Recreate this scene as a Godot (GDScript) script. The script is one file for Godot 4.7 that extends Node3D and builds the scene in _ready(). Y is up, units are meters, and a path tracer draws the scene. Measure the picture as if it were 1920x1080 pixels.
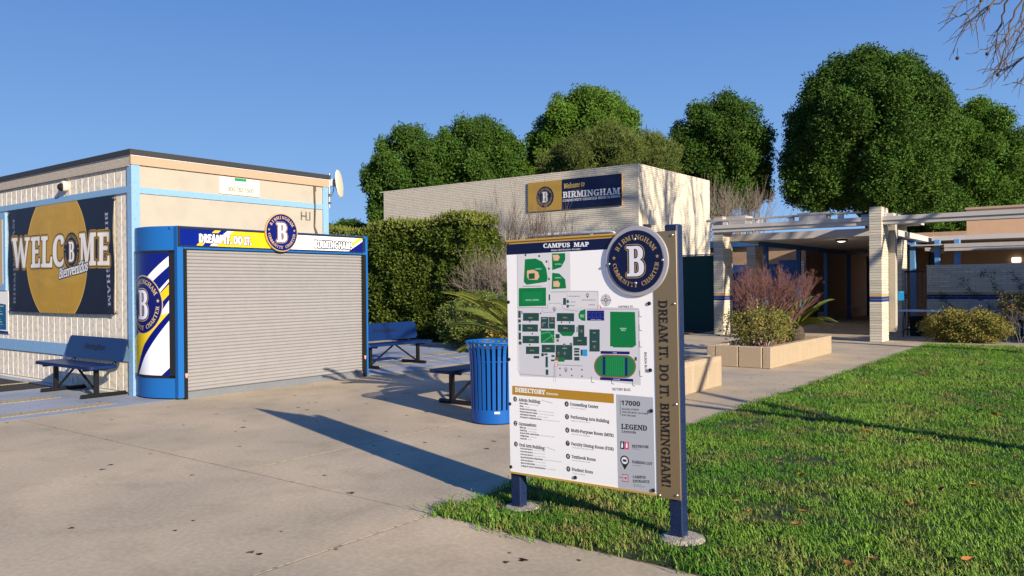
extends Node3D

# ---------------------------------------------------------------- camera numbers (photo 1920 x 1080)
const FOCAL := 1490.0
const EYE := Vector3(0, 1.55, 0)
const SUN_TRAVEL := Vector3(1.69, -1.85, -5.37)
var cam_basis := Basis.from_euler(Vector3(deg_to_rad(-0.23), deg_to_rad(-52.75), deg_to_rad(-0.46)))
var rng := RandomNumberGenerator.new()
var M := {}
var taken := {}
var serif: SystemFont
var serif_light: SystemFont
var sans: SystemFont
var sans_light: SystemFont

func ray(u: float, v: float) -> Vector3:
	return cam_basis * Vector3((u - 960.0) / FOCAL, -(v - 540.0) / FOCAL, -1.0)
func on_y(u: float, v: float, y := 0.0) -> Vector3:
	var d := ray(u, v)
	return EYE + d * ((y - EYE.y) / d.y)
func on_x(u: float, v: float, x: float) -> Vector3:
	var d := ray(u, v)
	return EYE + d * (x / d.x)
func on_z(u: float, v: float, z: float) -> Vector3:
	var d := ray(u, v)
	return EYE + d * (z / d.z)
func at(u: float, v: float, depth: float) -> Vector3:
	return EYE + ray(u, v) * depth

# ---------------------------------------------------------------- mesh builder
class MB:
	var v := PackedVector3Array()
	var n := PackedVector3Array()
	var t := PackedVector2Array()
	var c := PackedColorArray()
	var tint := Color.WHITE
	func add(p: Vector3, nn: Vector3, uv := Vector2.ZERO) -> void:
		v.append(p)
		n.append(nn)
		t.append(uv)
		c.append(tint)
	func tri3(a: Vector3, b: Vector3, d: Vector3, na: Vector3, nb: Vector3, nd: Vector3) -> void:
		add(a, na)
		if (d - a).cross(b - a).dot(na + nb + nd) >= 0.0:
			add(b, nb)
			add(d, nd)
		else:
			add(d, nd)
			add(b, nb)
	func tri(a: Vector3, b: Vector3, d: Vector3, hint: Vector3) -> void:
		var f := (d - a).cross(b - a).normalized()
		if f.dot(hint) < 0.0:
			f = -f
		tri3(a, b, d, f, f, f)
	func quad(a: Vector3, b: Vector3, d: Vector3, e: Vector3, hint: Vector3) -> void:
		var f := (d - a).cross(b - a)
		if f.length_squared() < 1e-16:
			f = (e - a).cross(d - a)
		f = f.normalized()
		if f.dot(hint) < 0.0:
			f = -f
		tri3(a, b, d, f, f, f)
		tri3(a, d, e, f, f, f)
	func quad_uv(a: Vector3, b: Vector3, d: Vector3, e: Vector3, nn: Vector3) -> void:
		# a top left, b top right, d bottom right, e bottom left, seen from the front
		for k in [[a, Vector2(0, 0)], [b, Vector2(1, 0)], [d, Vector2(1, 1)], [a, Vector2(0, 0)], [d, Vector2(1, 1)], [e, Vector2(0, 1)]]:
			add(k[0], nn, k[1])
	func quad_n(a: Vector3, b: Vector3, d: Vector3, e: Vector3, na: Vector3, nb: Vector3, nd: Vector3, ne: Vector3) -> void:
		tri3(a, b, d, na, nb, nd)
		tri3(a, d, e, na, nd, ne)
	func box(ctr: Vector3, s: Vector3, b := Basis()) -> void:
		var h := s * 0.5
		for ax in 3:
			for sg in [-1.0, 1.0]:
				var pts := []
				var o1 := (ax + 1) % 3
				var o2 := (ax + 2) % 3
				for k in [[-1, -1], [1, -1], [1, 1], [-1, 1]]:
					var q := Vector3.ZERO
					q[ax] = h[ax] * sg
					q[o1] = h[o1] * k[0]
					q[o2] = h[o2] * k[1]
					pts.append(ctr + b * q)
				var nn := Vector3.ZERO
				nn[ax] = sg
				quad(pts[0], pts[1], pts[2], pts[3], b * nn)
	func span(a: Vector3, d: Vector3) -> void:
		box((a + d) * 0.5, (d - a).abs())
	func cbox(ctr: Vector3, s: Vector3, bev: float, b := Basis()) -> void:
		var h := s * 0.5
		for ax in 3:
			var o1 := (ax + 1) % 3
			var o2 := (ax + 2) % 3
			for sg in [-1.0, 1.0]:
				var pts := []
				for k in [[-1, -1], [1, -1], [1, 1], [-1, 1]]:
					var q := Vector3.ZERO
					q[ax] = h[ax] * sg
					q[o1] = (h[o1] - bev) * k[0]
					q[o2] = (h[o2] - bev) * k[1]
					pts.append(ctr + b * q)
				var nn := Vector3.ZERO
				nn[ax] = sg
				quad(pts[0], pts[1], pts[2], pts[3], b * nn)
				for sg2 in [-1.0, 1.0]:
					var e := []
					for k in [-1.0, 1.0]:
						var q1 := Vector3.ZERO
						q1[ax] = h[ax] * sg
						q1[o1] = (h[o1] - bev) * sg2
						q1[o2] = (h[o2] - bev) * k
						var q2 := q1
						q2[ax] = (h[ax] - bev) * sg
						q2[o1] = h[o1] * sg2
						e.append(ctr + b * q1)
						e.append(ctr + b * q2)
					var n2 := Vector3.ZERO
					n2[ax] = sg
					n2[o1] = sg2
					quad(e[0], e[1], e[3], e[2], b * n2)
		for sx in [-1.0, 1.0]:
			for sy in [-1.0, 1.0]:
				for sz in [-1.0, 1.0]:
					var sv := Vector3(sx, sy, sz)
					var i := h - Vector3.ONE * bev
					tri(ctr + b * (Vector3(h.x, i.y, i.z) * sv), ctr + b * (Vector3(i.x, h.y, i.z) * sv), ctr + b * (Vector3(i.x, i.y, h.z) * sv), b * sv)
	func tube(pts: Array, radii: Array, sides := 8, caps := true) -> void:
		var prev := []
		var prevn := []
		var side := Vector3.ZERO
		for i in pts.size():
			var p: Vector3 = pts[i]
			var dir: Vector3
			if i == 0:
				dir = pts[1] - p
			elif i == pts.size() - 1:
				dir = p - pts[i - 1]
			else:
				dir = (pts[i + 1] - p).normalized() + (p - pts[i - 1]).normalized()
			dir = dir.normalized()
			if side == Vector3.ZERO:
				side = dir.cross(Vector3.UP if absf(dir.y) < 0.9 else Vector3.RIGHT).normalized()
			else:
				side = (side - dir * side.dot(dir)).normalized()
			var up := dir.cross(side)
			var ring := []
			var rn := []
			var r: float = radii[mini(i, radii.size() - 1)]
			for k in sides:
				var a := TAU * k / sides
				var o := side * cos(a) + up * sin(a)
				ring.append(p + o * r)
				rn.append(o)
			if i > 0:
				for k in sides:
					var k2 := (k + 1) % sides
					quad_n(prev[k], prev[k2], ring[k2], ring[k], prevn[k], prevn[k2], rn[k2], rn[k])
			if caps and (i == 0 or i == pts.size() - 1):
				var nn := -dir if i == 0 else dir
				for k in sides:
					tri(p, ring[k], ring[(k + 1) % sides], nn)
			prev = ring
			prevn = rn
	func lathe(prof: Array, sides: int, o := Vector3.ZERO, b := Basis()) -> void:
		for i in prof.size() - 1:
			var p: Vector2 = prof[i]
			var q: Vector2 = prof[i + 1]
			var d := q - p
			var nr := Vector2(d.y, -d.x).normalized()
			for k in sides:
				var a := TAU * k / sides
				var a2 := TAU * (k + 1) / sides
				var e1 := Vector3(cos(a), 0, sin(a))
				var e2 := Vector3(cos(a2), 0, sin(a2))
				var n1 := b * (e1 * nr.x + Vector3.UP * nr.y)
				var n2 := b * (e2 * nr.x + Vector3.UP * nr.y)
				var p1 := o + b * (e1 * p.x + Vector3.UP * p.y)
				var p2 := o + b * (e2 * p.x + Vector3.UP * p.y)
				var q1 := o + b * (e1 * q.x + Vector3.UP * q.y)
				var q2 := o + b * (e2 * q.x + Vector3.UP * q.y)
				if p.x > 1e-6:
					tri3(p1, p2, q2, n1, n2, n2)
				if q.x > 1e-6:
					tri3(p1, q2, q1, n1, n2, n1)
	func prism(poly: PackedVector2Array, d0: float, d1: float, xf := Transform3D()) -> void:
		# poly in local xy, extruded along local z from d0 to d1
		var ix := Geometry2D.triangulate_polygon(poly)
		var nz := xf.basis.z.normalized()
		for k in range(0, ix.size(), 3):
			for dd in [d0, d1]:
				tri(xf * Vector3(poly[ix[k]].x, poly[ix[k]].y, dd), xf * Vector3(poly[ix[k + 1]].x, poly[ix[k + 1]].y, dd), xf * Vector3(poly[ix[k + 2]].x, poly[ix[k + 2]].y, dd), nz * (1.0 if dd == maxf(d0, d1) else -1.0))
		var cw := Geometry2D.is_polygon_clockwise(poly)
		for k in poly.size():
			var a := poly[k]
			var d := poly[(k + 1) % poly.size()]
			var o := Vector2(d.y - a.y, a.x - d.x) * (-1.0 if cw else 1.0)
			quad(xf * Vector3(a.x, a.y, d0), xf * Vector3(d.x, d.y, d0), xf * Vector3(d.x, d.y, d1), xf * Vector3(a.x, a.y, d1), xf.basis * Vector3(o.x, o.y, 0))
	func mesh() -> ArrayMesh:
		var arr := []
		arr.resize(Mesh.ARRAY_MAX)
		arr[Mesh.ARRAY_VERTEX] = v
		arr[Mesh.ARRAY_NORMAL] = n
		arr[Mesh.ARRAY_TEX_UV] = t
		arr[Mesh.ARRAY_COLOR] = c
		var m := ArrayMesh.new()
		m.add_surface_from_arrays(Mesh.PRIMITIVE_TRIANGLES, arr)
		return m

func rounded(w: float, h: float, r: float, steps := 5) -> PackedVector2Array:
	var out := PackedVector2Array()
	for k in [[1, 1, 0.0], [-1, 1, 0.25], [-1, -1, 0.5], [1, -1, 0.75]]:
		for s in steps + 1:
			var a: float = TAU * (k[2] + 0.25 * s / steps)
			out.append(Vector2(k[0] * (w * 0.5 - r), k[1] * (h * 0.5 - r)) + Vector2(cos(a), sin(a)) * r)
	return out

# ---------------------------------------------------------------- scene graph helpers
func numbered(called: String) -> String:
	if not taken.has(called):
		taken[called] = 0
		return called
	taken[called] += 1
	return "%s_%03d" % [called, taken[called]]
func tag(o: Node3D, label := "", category := "", group := "", kind := "") -> Node3D:
	if label: o.set_meta("label", label)
	if category: o.set_meta("category", category)
	if group: o.set_meta("group", group)
	if kind: o.set_meta("kind", kind)
	return o
func thing(called: String, label: String, category: String, where := Vector3.ZERO, turn := 0.0, group := "") -> Node3D:
	var o := Node3D.new()
	o.name = numbered(called)
	add_child(o)
	o.position = where
	o.rotation.y = turn
	tag(o, label, category, group)
	return o
func inst(called: String, mesh: Mesh, m: Material, parent: Node3D = null, xf := Transform3D()) -> MeshInstance3D:
	var o := MeshInstance3D.new()
	o.mesh = mesh
	o.material_override = m
	o.transform = xf
	if parent == null:
		o.name = numbered(called)
		add_child(o)
	else:
		o.name = called
		parent.add_child(o, true)
	return o
func put(called: String, b: MB, m: Material, parent: Node3D = null, xf := Transform3D()) -> MeshInstance3D:
	return inst(called, b.mesh(), m, parent, xf)
func world_put(called: String, b: MB, m: Material, parent: Node3D) -> MeshInstance3D:
	# geometry given in world coordinates under a thing that stands somewhere
	return put(called, b, m, parent, parent.transform.affine_inverse())
func sub_put(called: String, b: MB, m: Material, parent: Node3D) -> MeshInstance3D:
	# world geometry under a part of a thing
	var x := parent.transform
	var p := parent.get_parent()
	if p is Node3D and p != self:
		x = (p as Node3D).transform * x
	return put(called, b, m, parent, x.affine_inverse())
func structure(o: Node3D, label := "") -> Node3D:
	return tag(o, label, "", "", "structure")
func scatter(called: String, mesh: Mesh, m: Material, parent: Node3D, xfs: Array, cols: Array) -> MultiMeshInstance3D:
	var mm := MultiMesh.new()
	mm.transform_format = MultiMesh.TRANSFORM_3D
	mm.use_colors = true
	mm.mesh = mesh
	mm.instance_count = xfs.size()
	for i in xfs.size():
		mm.set_instance_transform(i, xfs[i])
		mm.set_instance_color(i, cols[i])
	var o := MultiMeshInstance3D.new()
	o.multimesh = mm
	o.material_override = m
	if parent == null:
		o.name = numbered(called)
		add_child(o)
	else:
		o.name = called
		parent.add_child(o, true)
		o.set_meta("kind", "stuff")
	return o

# ---------------------------------------------------------------- materials
func lin(r: float, g: float, b: float) -> Color:
	return Color(r, g, b).linear_to_srgb()
func mat(key: String, color: Color, rough := 0.7, metal := 0.0, spec := 0.38) -> StandardMaterial3D:
	var m := StandardMaterial3D.new()
	m.resource_name = key
	m.albedo_color = color
	m.roughness = rough
	m.metallic = metal
	m.metallic_specular = spec
	M[key] = m
	return m
func noise_tex(freq: float, ramp: Array, octaves := 4, size := 512, kind := FastNoiseLite.TYPE_SIMPLEX_SMOOTH, sd := 1) -> NoiseTexture2D:
	var f := FastNoiseLite.new()
	f.noise_type = kind
	f.frequency = freq
	f.fractal_octaves = octaves
	f.seed = sd
	var g := Gradient.new()
	g.offsets = PackedFloat32Array()
	g.colors = PackedColorArray()
	var offs := PackedFloat32Array()
	var cols := PackedColorArray()
	for k in ramp:
		offs.append(k[0])
		cols.append(k[1])
	g.offsets = offs
	g.colors = cols
	var t := NoiseTexture2D.new()
	t.width = size
	t.height = size
	t.seamless = true
	t.noise = f
	t.color_ramp = g
	return t
func grain(m: StandardMaterial3D, tex: Texture2D, metres: float) -> StandardMaterial3D:
	m.albedo_texture = tex
	m.uv1_triplanar = true
	m.uv1_world_triplanar = true
	m.uv1_scale = Vector3.ONE / metres
	return m
func relief(m: StandardMaterial3D, tex: Texture2D, cm: float) -> StandardMaterial3D:
	m.heightmap_enabled = true
	m.heightmap_texture = tex
	m.heightmap_scale = cm
	return m
func g3(x: float) -> Color:
	return Color(x, x, x)

# ---------------------------------------------------------------- print: computed pictures of flat print
class Canvas:
	var im: Image
	var w: int
	var h: int
	const SS := 2
	var host
	var axis := "x"
	var plane := 0.0
	var left := 0.0
	var top := 0.0
	var ppm := 100.0
	var lean := 0.0
	func _init(ww: int, hh: int, bg: Color) -> void:
		w = ww
		h = hh
		im = Image.create(w * SS, h * SS, false, Image.FORMAT_RGB8)
		im.fill(bg)
	func p(u: float, v: float) -> Vector2:
		var q: Vector3 = host.on_x(u, v, plane) if axis == "x" else host.on_z(u, v, plane)
		return Vector2(((q.z if axis == "x" else q.x) + lean * q.y - left) * ppm, (top - q.y) * ppm)
	func row(x0: float, x1: float, y: int, col: Color) -> void:
		var a := maxi(0, roundi(x0))
		var b := mini(w * SS, roundi(x1))
		if b > a and y >= 0 and y < h * SS:
			im.fill_rect(Rect2i(a, y, b - a, 1), col)
	func tri(a: Vector2, b: Vector2, c: Vector2, col: Color) -> void:
		var y0 := maxi(0, ceili(minf(a.y, minf(b.y, c.y)) - 0.5))
		var y1 := mini(h * SS - 1, floori(maxf(a.y, maxf(b.y, c.y)) - 0.5))
		for y in range(y0, y1 + 1):
			var yy := y + 0.5
			var lo := 1e9
			var hi := -1e9
			for e in [[a, b], [b, c], [c, a]]:
				var s: Vector2 = e[0]
				var t: Vector2 = e[1]
				if (s.y <= yy) != (t.y <= yy):
					var x := s.x + (t.x - s.x) * (yy - s.y) / (t.y - s.y)
					lo = minf(lo, x)
					hi = maxf(hi, x)
			if hi >= lo:
				row(lo, hi, y, col)
	func poly(pts: Array, col: Color) -> void:
		var q := []
		var y0 := 1e9
		var y1 := -1e9
		for k in pts:
			q.append(k * float(SS))
			y0 = minf(y0, k.y * SS)
			y1 = maxf(y1, k.y * SS)
		for y in range(maxi(0, ceili(y0 - 0.5)), mini(h * SS - 1, floori(y1 - 0.5)) + 1):
			var xs := []
			for i in q.size():
				var s: Vector2 = q[i]
				var t: Vector2 = q[(i + 1) % q.size()]
				if (s.y <= y + 0.5) != (t.y <= y + 0.5):
					xs.append(s.x + (t.x - s.x) * (y + 0.5 - s.y) / (t.y - s.y))
			xs.sort()
			for i in range(0, xs.size() - 1, 2):
				row(xs[i], xs[i + 1], y, col)
	func px(pts: Array, col: Color) -> void:
		# polygon given in photo pixels
		var q := []
		for k in pts:
			q.append(p(k[0], k[1]))
		poly(q, col)
	func disc(c: Vector2, r: float, col: Color, sx := 1.0) -> void:
		for y in range(maxi(0, floori((c.y - r) * SS)), mini(h * SS, ceili((c.y + r) * SS))):
			var d := (y + 0.5) / SS - c.y
			if absf(d) < r:
				var half := sqrt(r * r - d * d) * sx
				row((c.x - half) * SS, (c.x + half) * SS, y, col)
	func line(a: Vector2, b: Vector2, width: float, col: Color) -> void:
		var d := (b - a).normalized().orthogonal() * width * 0.5
		poly([a + d, b + d, b - d, a - d], col)
	func star(c: Vector2, r: float, col: Color, turn := 0.0) -> void:
		var pts := []
		for k in 10:
			var a := -PI / 2 + turn + TAU * k / 10
			pts.append(c + Vector2(cos(a), sin(a)) * (r if k % 2 == 0 else r * 0.42))
		poly(pts, col)
	func glyphs(s: String, font: Font) -> Array:
		var key := s + str(font.get_instance_id())
		if not host.glyph_cache.has(key):
			var t := TextMesh.new()
			t.font = font
			t.text = s
			t.font_size = 64
			t.pixel_size = 1.0 / 64
			t.depth = 0.0
			t.curve_step = 3.0
			t.width = 100000.0
			t.horizontal_alignment = HORIZONTAL_ALIGNMENT_LEFT
			var v: PackedVector3Array = t.get_mesh_arrays()[Mesh.ARRAY_VERTEX]
			var lo := 1e9
			var hi := -1e9
			for k in v:
				lo = minf(lo, k.x)
				hi = maxf(hi, k.x)
			var q := PackedVector2Array()
			for k in v:
				q.append(Vector2(k.x - lo, k.y + 0.34375))
			host.glyph_cache[key] = [q, hi - lo]
		return host.glyph_cache[key]
	func text(s: String, font: Font, xf: Transform2D, col: Color, fat := 0.0) -> void:
		var q: PackedVector2Array = glyphs(s, font)[0]
		var offs := [Vector2.ZERO]
		if fat > 0.0:
			for k in 12:
				offs.append(Vector2.from_angle(TAU * k / 12) * fat)
		for o in offs:
			for k in range(0, q.size(), 3):
				tri((xf * q[k] + o) * SS, (xf * q[k + 1] + o) * SS, (xf * q[k + 2] + o) * SS, col)
	func fit_xf(s: String, font: Font, a: Vector2, b: Vector2, upv: Vector2, slant := 0.0) -> Transform2D:
		var wide: float = glyphs(s, font)[1]
		var ex := (b - a) / wide
		return Transform2D(ex, upv / 0.703 + ex * slant, a)
	func fit(s: String, font: Font, u0: float, v0: float, u1: float, v1: float, cap: float, col: Color, fat := 0.0, slant := 0.0) -> void:
		# baseline from (u0, v0) to (u1, v1) and capital height, all in photo pixels
		var a := p(u0, v0)
		text(s, font, fit_xf(s, font, a, p(u1, v1), p(u0, v0 - cap) - a, slant), col, fat)
	func arc(s: String, font: Font, c: Vector2, r: float, size: float, mid: float, spread: float, col: Color, inside := false, sx := 1.0) -> void:
		# letters round a circle, spread radians from first to last, mid: angle of the middle (0 = up, clockwise)
		for i in s.length():
			if s[i] == " ":
				continue
			var a := mid + spread * (float(i) / (s.length() - 1) - 0.5) * (-1.0 if inside else 1.0)
			var out := Vector2(sin(a), -cos(a))
			var along := Vector2(cos(a), sin(a))
			var up := out
			if inside:
				along = -along
				up = -out
			var wide: float = glyphs(s[i], font)[1]
			var o := c + out * r - along * wide * size * 0.5
			if inside:
				o = c + out * (r + size * 0.703) - along * wide * size * 0.5
			var xf := Transform2D(along * size, up * size, o)
			if sx != 1.0:
				xf = Transform2D(Vector2(sx, 0), Vector2(0, 1), Vector2(c.x * (1.0 - sx), 0)) * xf
			text(s[i], font, xf, col)
	func emblem(c: Vector2, r: float, navy: Color, gold: Color, white: Color, ring := true, sx := 1.0) -> void:
		var fb: Font = host.serif
		if ring:
			disc(c, r, gold, sx)
			disc(c, r * 0.965, navy, sx)
		arc("BIRMINGHAM", fb, c, r * 0.71, r * 0.225, 0.0, 2.0, gold, false, sx)
		arc("COMMUNITY CHARTER", fb, c, r * 0.715, r * 0.205, PI, 2.85, gold, true, sx)
		for k in [-1.0, 1.0]:
			star(c + Vector2(k * r * 0.8 * sx, -r * 0.13), r * 0.075, gold)
		var g: Array = glyphs("B", fb)
		var hh := r * 0.98
		var ey := Vector2(0, -hh / 0.703)
		var wide := r * 0.62 * sx
		var ex := Vector2(wide / float(g[1]), 0)
		var o := c + Vector2(-wide * 0.5, hh * 0.5)
		text("B", fb, Transform2D(ex, ey, o), gold, r * 0.075)
		text("B", fb, Transform2D(ex, ey, o), navy, r * 0.05)
		text("B", fb, Transform2D(ex, ey, o), white, r * 0.012)
	func texture() -> ImageTexture:
		im.shrink_x2()
		return ImageTexture.create_from_image(im)
var glyph_cache := {}
func canvas(wide: float, high: float, ppm: float, bg: Color, axis := "x", plane := 0.0, left := 0.0, top := 0.0) -> Canvas:
	var c := Canvas.new(roundi(wide * ppm), roundi(high * ppm), bg)
	c.host = self
	c.axis = axis
	c.plane = plane
	c.left = left
	c.top = top
	c.ppm = ppm
	return c
func print_mat(key: String, c: Canvas, rough := 0.35) -> StandardMaterial3D:
	var m := mat(key, Color.WHITE, rough)
	m.albedo_texture = c.texture()
	m.texture_repeat = false
	return m
func s8(r: float, g: float, b: float) -> Color:
	return Color(r / 255.0, g / 255.0, b / 255.0)

# ================================================================ the scene
func _ready() -> void:
	rng.seed = 7
	# ---- camera
	var cam := Camera3D.new()
	cam.name = "camera"
	cam.position = EYE
	cam.basis = cam_basis
	cam.fov = rad_to_deg(2.0 * atan(540.0 / FOCAL))
	cam.near = 0.05
	cam.far = 900.0
	cam.current = true
	add_child(cam)
	# ---- sky
	var env := Environment.new()
	var sky := Sky.new()
	var sm := ProceduralSkyMaterial.new()
	sm.sky_top_color = lin(0.006, 0.070, 0.31)
	sm.sky_horizon_color = lin(0.205, 0.365, 0.58)
	sm.sky_curve = 0.22
	sm.ground_bottom_color = lin(0.16, 0.14, 0.12)
	sm.ground_horizon_color = lin(0.30, 0.32, 0.34)
	sm.sun_angle_max = 12.0
	sky.sky_material = sm
	env.background_mode = Environment.BG_SKY
	env.sky = sky
	env.background_energy_multiplier = 1.0
	env.tonemap_mode = Environment.TONE_MAPPER_LINEAR
	env.tonemap_exposure = 1.65
	env.sdfgi_enabled = true
	env.ssao_enabled = true
	env.ssil_enabled = true
	var we := WorldEnvironment.new()
	we.name = "world_environment"
	we.environment = env
	add_child(we)
	# ---- sun: low, from the right and a little behind
	var sun := DirectionalLight3D.new()
	sun.name = "sun"
	sun.light_color = Color(1.0, 0.945, 0.86)
	sun.light_energy = 1.6
	sun.light_angular_distance = 0.5
	sun.shadow_enabled = true
	add_child(sun)
	sun.basis = Basis.looking_at(SUN_TRAVEL.normalized())

	serif = font("Droid Serif", 700)
	serif_light = font("Droid Serif", 400)
	sans = font("Droid Sans", 700)
	sans_light = font("Droid Sans", 400)
	materials()
	ground()
	portable_building()
	student_store_kiosk()
	brick_building()
	entrance_canopy()
	far_buildings()
	planters()
	trees()
	hedge_and_shrubs()
	lawn()
	campus_map_sign()
	benches()
	litter_bin()
	small_things()

func font(called: String, weight: int) -> SystemFont:
	var f := SystemFont.new()
	f.font_names = PackedStringArray([called])
	f.font_weight = weight
	return f

func materials() -> void:
	var fine := noise_tex(0.09, [[0.0, g3(0.0)], [1.0, g3(1.0)]], 4, 512, FastNoiseLite.TYPE_SIMPLEX_SMOOTH, 11)
	var soft := noise_tex(0.012, [[0.0, g3(0.965)], [0.45, g3(0.99)], [0.62, g3(1.0)], [1.0, g3(1.0)]], 5, 512, FastNoiseLite.TYPE_SIMPLEX_SMOOTH, 5)
	var dirty := noise_tex(0.02, [[0.0, g3(0.80)], [0.35, g3(0.93)], [0.55, g3(1.0)], [1.0, g3(1.0)]], 5, 512, FastNoiseLite.TYPE_SIMPLEX_SMOOTH, 6)
	M.fine = fine
	var worn_paint := noise_tex(0.035, [[0.0, lin(0.20, 0.38, 0.62)], [0.22, lin(0.29, 0.54, 0.88)], [0.40, lin(0.33, 0.61, 0.97)], [0.88, lin(0.33, 0.61, 0.97)], [0.90, lin(0.95, 0.95, 0.92)], [1.0, lin(0.95, 0.95, 0.92)]], 5, 512, FastNoiseLite.TYPE_SIMPLEX_SMOOTH, 16)
	# painted timber and metal of the portable classroom
	grain(mat("cream", lin(0.395, 0.355, 0.285), 0.75), soft, 2.3)
	grain(mat("board", lin(0.72, 0.65, 0.54), 0.85), dirty, 1.1)
	mat("groove", lin(0.78, 0.69, 0.53), 0.85)
	grain(mat("tan_trim", lin(0.42, 0.30, 0.20), 0.75), soft, 0.7)
	grain(mat("tan_trim_dull", lin(0.48, 0.41, 0.33), 0.85), dirty, 0.5)
	grain(mat("light_blue", lin(0.62, 0.60, 0.57), 0.65), worn_paint, 1.1)
	mat("roof_edge", lin(0.035, 0.035, 0.036), 0.6)
	mat("drip_edge", lin(0.55, 0.53, 0.50), 0.5)
	mat("white_paint", lin(0.72, 0.71, 0.68), 0.5)
	mat("cream_plastic", lin(0.66, 0.58, 0.44), 0.45)
	mat("black_plastic", lin(0.012, 0.012, 0.013), 0.3)
	mat("black_metal", lin(0.010, 0.010, 0.011), 0.32)
	mat("dull_black", lin(0.015, 0.015, 0.016), 0.8)
	mat("steel", lin(0.45, 0.44, 0.43), 0.35, 0.9)
	mat("cable", lin(0.10, 0.09, 0.08), 0.7)
	mat("kiosk_blue", lin(0.010, 0.105, 0.34), 0.38)
	grain(mat("shutter", lin(0.31, 0.298, 0.296), 0.45, 0.15), soft, 1.5)
	grain(mat("shutter_1", lin(0.302, 0.290, 0.288), 0.45, 0.15), soft, 1.5)
	grain(mat("shutter_bar", lin(0.20, 0.215, 0.235), 0.5, 0.3), soft, 0.7)
	mat("bench_blue", lin(0.004, 0.020, 0.090), 0.34)
	mat("bin_blue", lin(0.006, 0.085, 0.33), 0.36)
	mat("navy_post", lin(0.045, 0.095, 0.30), 0.4)
	grain(M.navy_post, noise_tex(0.11, [[0.0, g3(0.42)], [0.60, g3(0.46)], [0.70, g3(0.62)], [0.80, Color(1, 0.95, 0.85)], [1.0, Color(1, 0.95, 0.85)]], 4, 512, FastNoiseLite.TYPE_SIMPLEX_SMOOTH, 3), 0.5)
	mat("bronze", lin(0.29, 0.215, 0.12), 0.35, 0.55)
	mat("gold_trim", lin(0.50, 0.31, 0.075), 0.45)
	mat("lettering_black", lin(0.012, 0.011, 0.012), 0.5)
	mat("acrylic", lin(0.34, 0.33, 0.36), 0.12)
	mat("post_footing", lin(0.50, 0.43, 0.34), 0.95)
	relief(grain(M.post_footing, noise_tex(0.05, [[0.0, g3(0.6)], [0.5, g3(0.95)], [1.0, g3(1.0)]], 4, 256, FastNoiseLite.TYPE_SIMPLEX_SMOOTH, 8), 0.5), fine, 0.6)
	# brick
	var worn := noise_tex(0.03, [[0.0, g3(0.86)], [0.4, g3(0.96)], [1.0, g3(1.0)]], 5, 512, FastNoiseLite.TYPE_SIMPLEX_SMOOTH, 9)
	for k in 3:
		grain(mat("brick_%d" % k, lin(0.64, 0.58, 0.46) * (1.0 - 0.04 * k), 0.85), worn, 0.9)
		grain(mat("tall_brick_%d" % k, lin(0.76, 0.68, 0.53) * (1.0 - 0.035 * k), 0.85), worn, 1.3)
	var tb := mat("tall_brick", Color.WHITE, 0.85)
	tb.vertex_color_use_as_albedo = true
	grain(tb, worn, 1.3)
	grain(mat("mortar", lin(0.42, 0.36, 0.28), 0.95), worn, 0.6)
	mat("brick_gold", lin(0.52, 0.33, 0.12), 0.8)
	mat("brick_blue", lin(0.010, 0.035, 0.16), 0.7)
	# right-hand structures
	grain(mat("beam_white", lin(0.50, 0.46, 0.42), 0.6), soft, 1.7)
	grain(mat("soffit", lin(0.50, 0.46, 0.42), 0.8), soft, 1.7)
	grain(mat("stucco_tan", lin(0.56, 0.35, 0.21), 0.9), soft, 2.0)
	grain(mat("stucco_brown", lin(0.36, 0.24, 0.155), 0.9), soft, 2.0)
	mat("steel_blue", lin(0.022, 0.10, 0.28), 0.5)
	mat("door_blue", lin(0.010, 0.06, 0.20), 0.5)
	mat("teal", lin(0.010, 0.16, 0.34), 0.4)
	grain(mat("planter_stone", lin(0.58, 0.45, 0.30), 0.95), noise_tex(0.16, [[0.0, g3(0.45)], [0.38, g3(0.85)], [0.6, g3(1.0)], [1.0, g3(1.0)]], 3, 512, FastNoiseLite.TYPE_SIMPLEX_SMOOTH, 21), 0.9)
	relief(M.planter_stone, noise_tex(0.14, [[0.0, g3(0.0)], [1.0, g3(1.0)]], 3, 512, FastNoiseLite.TYPE_SIMPLEX_SMOOTH, 22), 1.6)
	var screen := mat("fence_screen", lin(0.02, 0.07, 0.055), 0.8)
	relief(grain(screen, noise_tex(0.2, [[0.0, g3(0.5)], [0.5, g3(1.0)], [1.0, g3(1.0)]], 2, 256, FastNoiseLite.TYPE_CELLULAR, 4), 0.5), fine, 0.3)
	# ground
	grain(mat("soil", lin(0.13, 0.09, 0.055), 1.0), noise_tex(0.05, [[0.0, g3(0.4)], [0.5, g3(0.9)], [1.0, g3(1.0)]], 5, 512, FastNoiseLite.TYPE_SIMPLEX_SMOOTH, 31), 1.4)
	relief(M.soil, fine, 3.0)
	grain(mat("turf_soil", lin(0.045, 0.075, 0.018), 1.0), noise_tex(0.03, [[0.0, g3(0.5)], [0.5, g3(0.9)], [1.0, g3(1.0)]], 5, 512, FastNoiseLite.TYPE_SIMPLEX_SMOOTH, 32), 2.0)
	grain(mat("asphalt", lin(0.055, 0.05, 0.045), 0.95), noise_tex(0.2, [[0.0, g3(0.6)], [1.0, g3(1.0)]], 3, 256, FastNoiseLite.TYPE_SIMPLEX_SMOOTH, 33), 0.6)
	grain(mat("line_paint", lin(0.52, 0.43, 0.26), 0.85), noise_tex(0.06, [[0.0, g3(0.5)], [0.42, g3(0.8)], [0.6, g3(1.0)], [1.0, g3(1.0)]], 5, 512, FastNoiseLite.TYPE_SIMPLEX_SMOOTH, 34), 1.2)
	concrete_material()
	# leaves
	leaf("leaf_tree", 0.55, 0.28)
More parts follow.
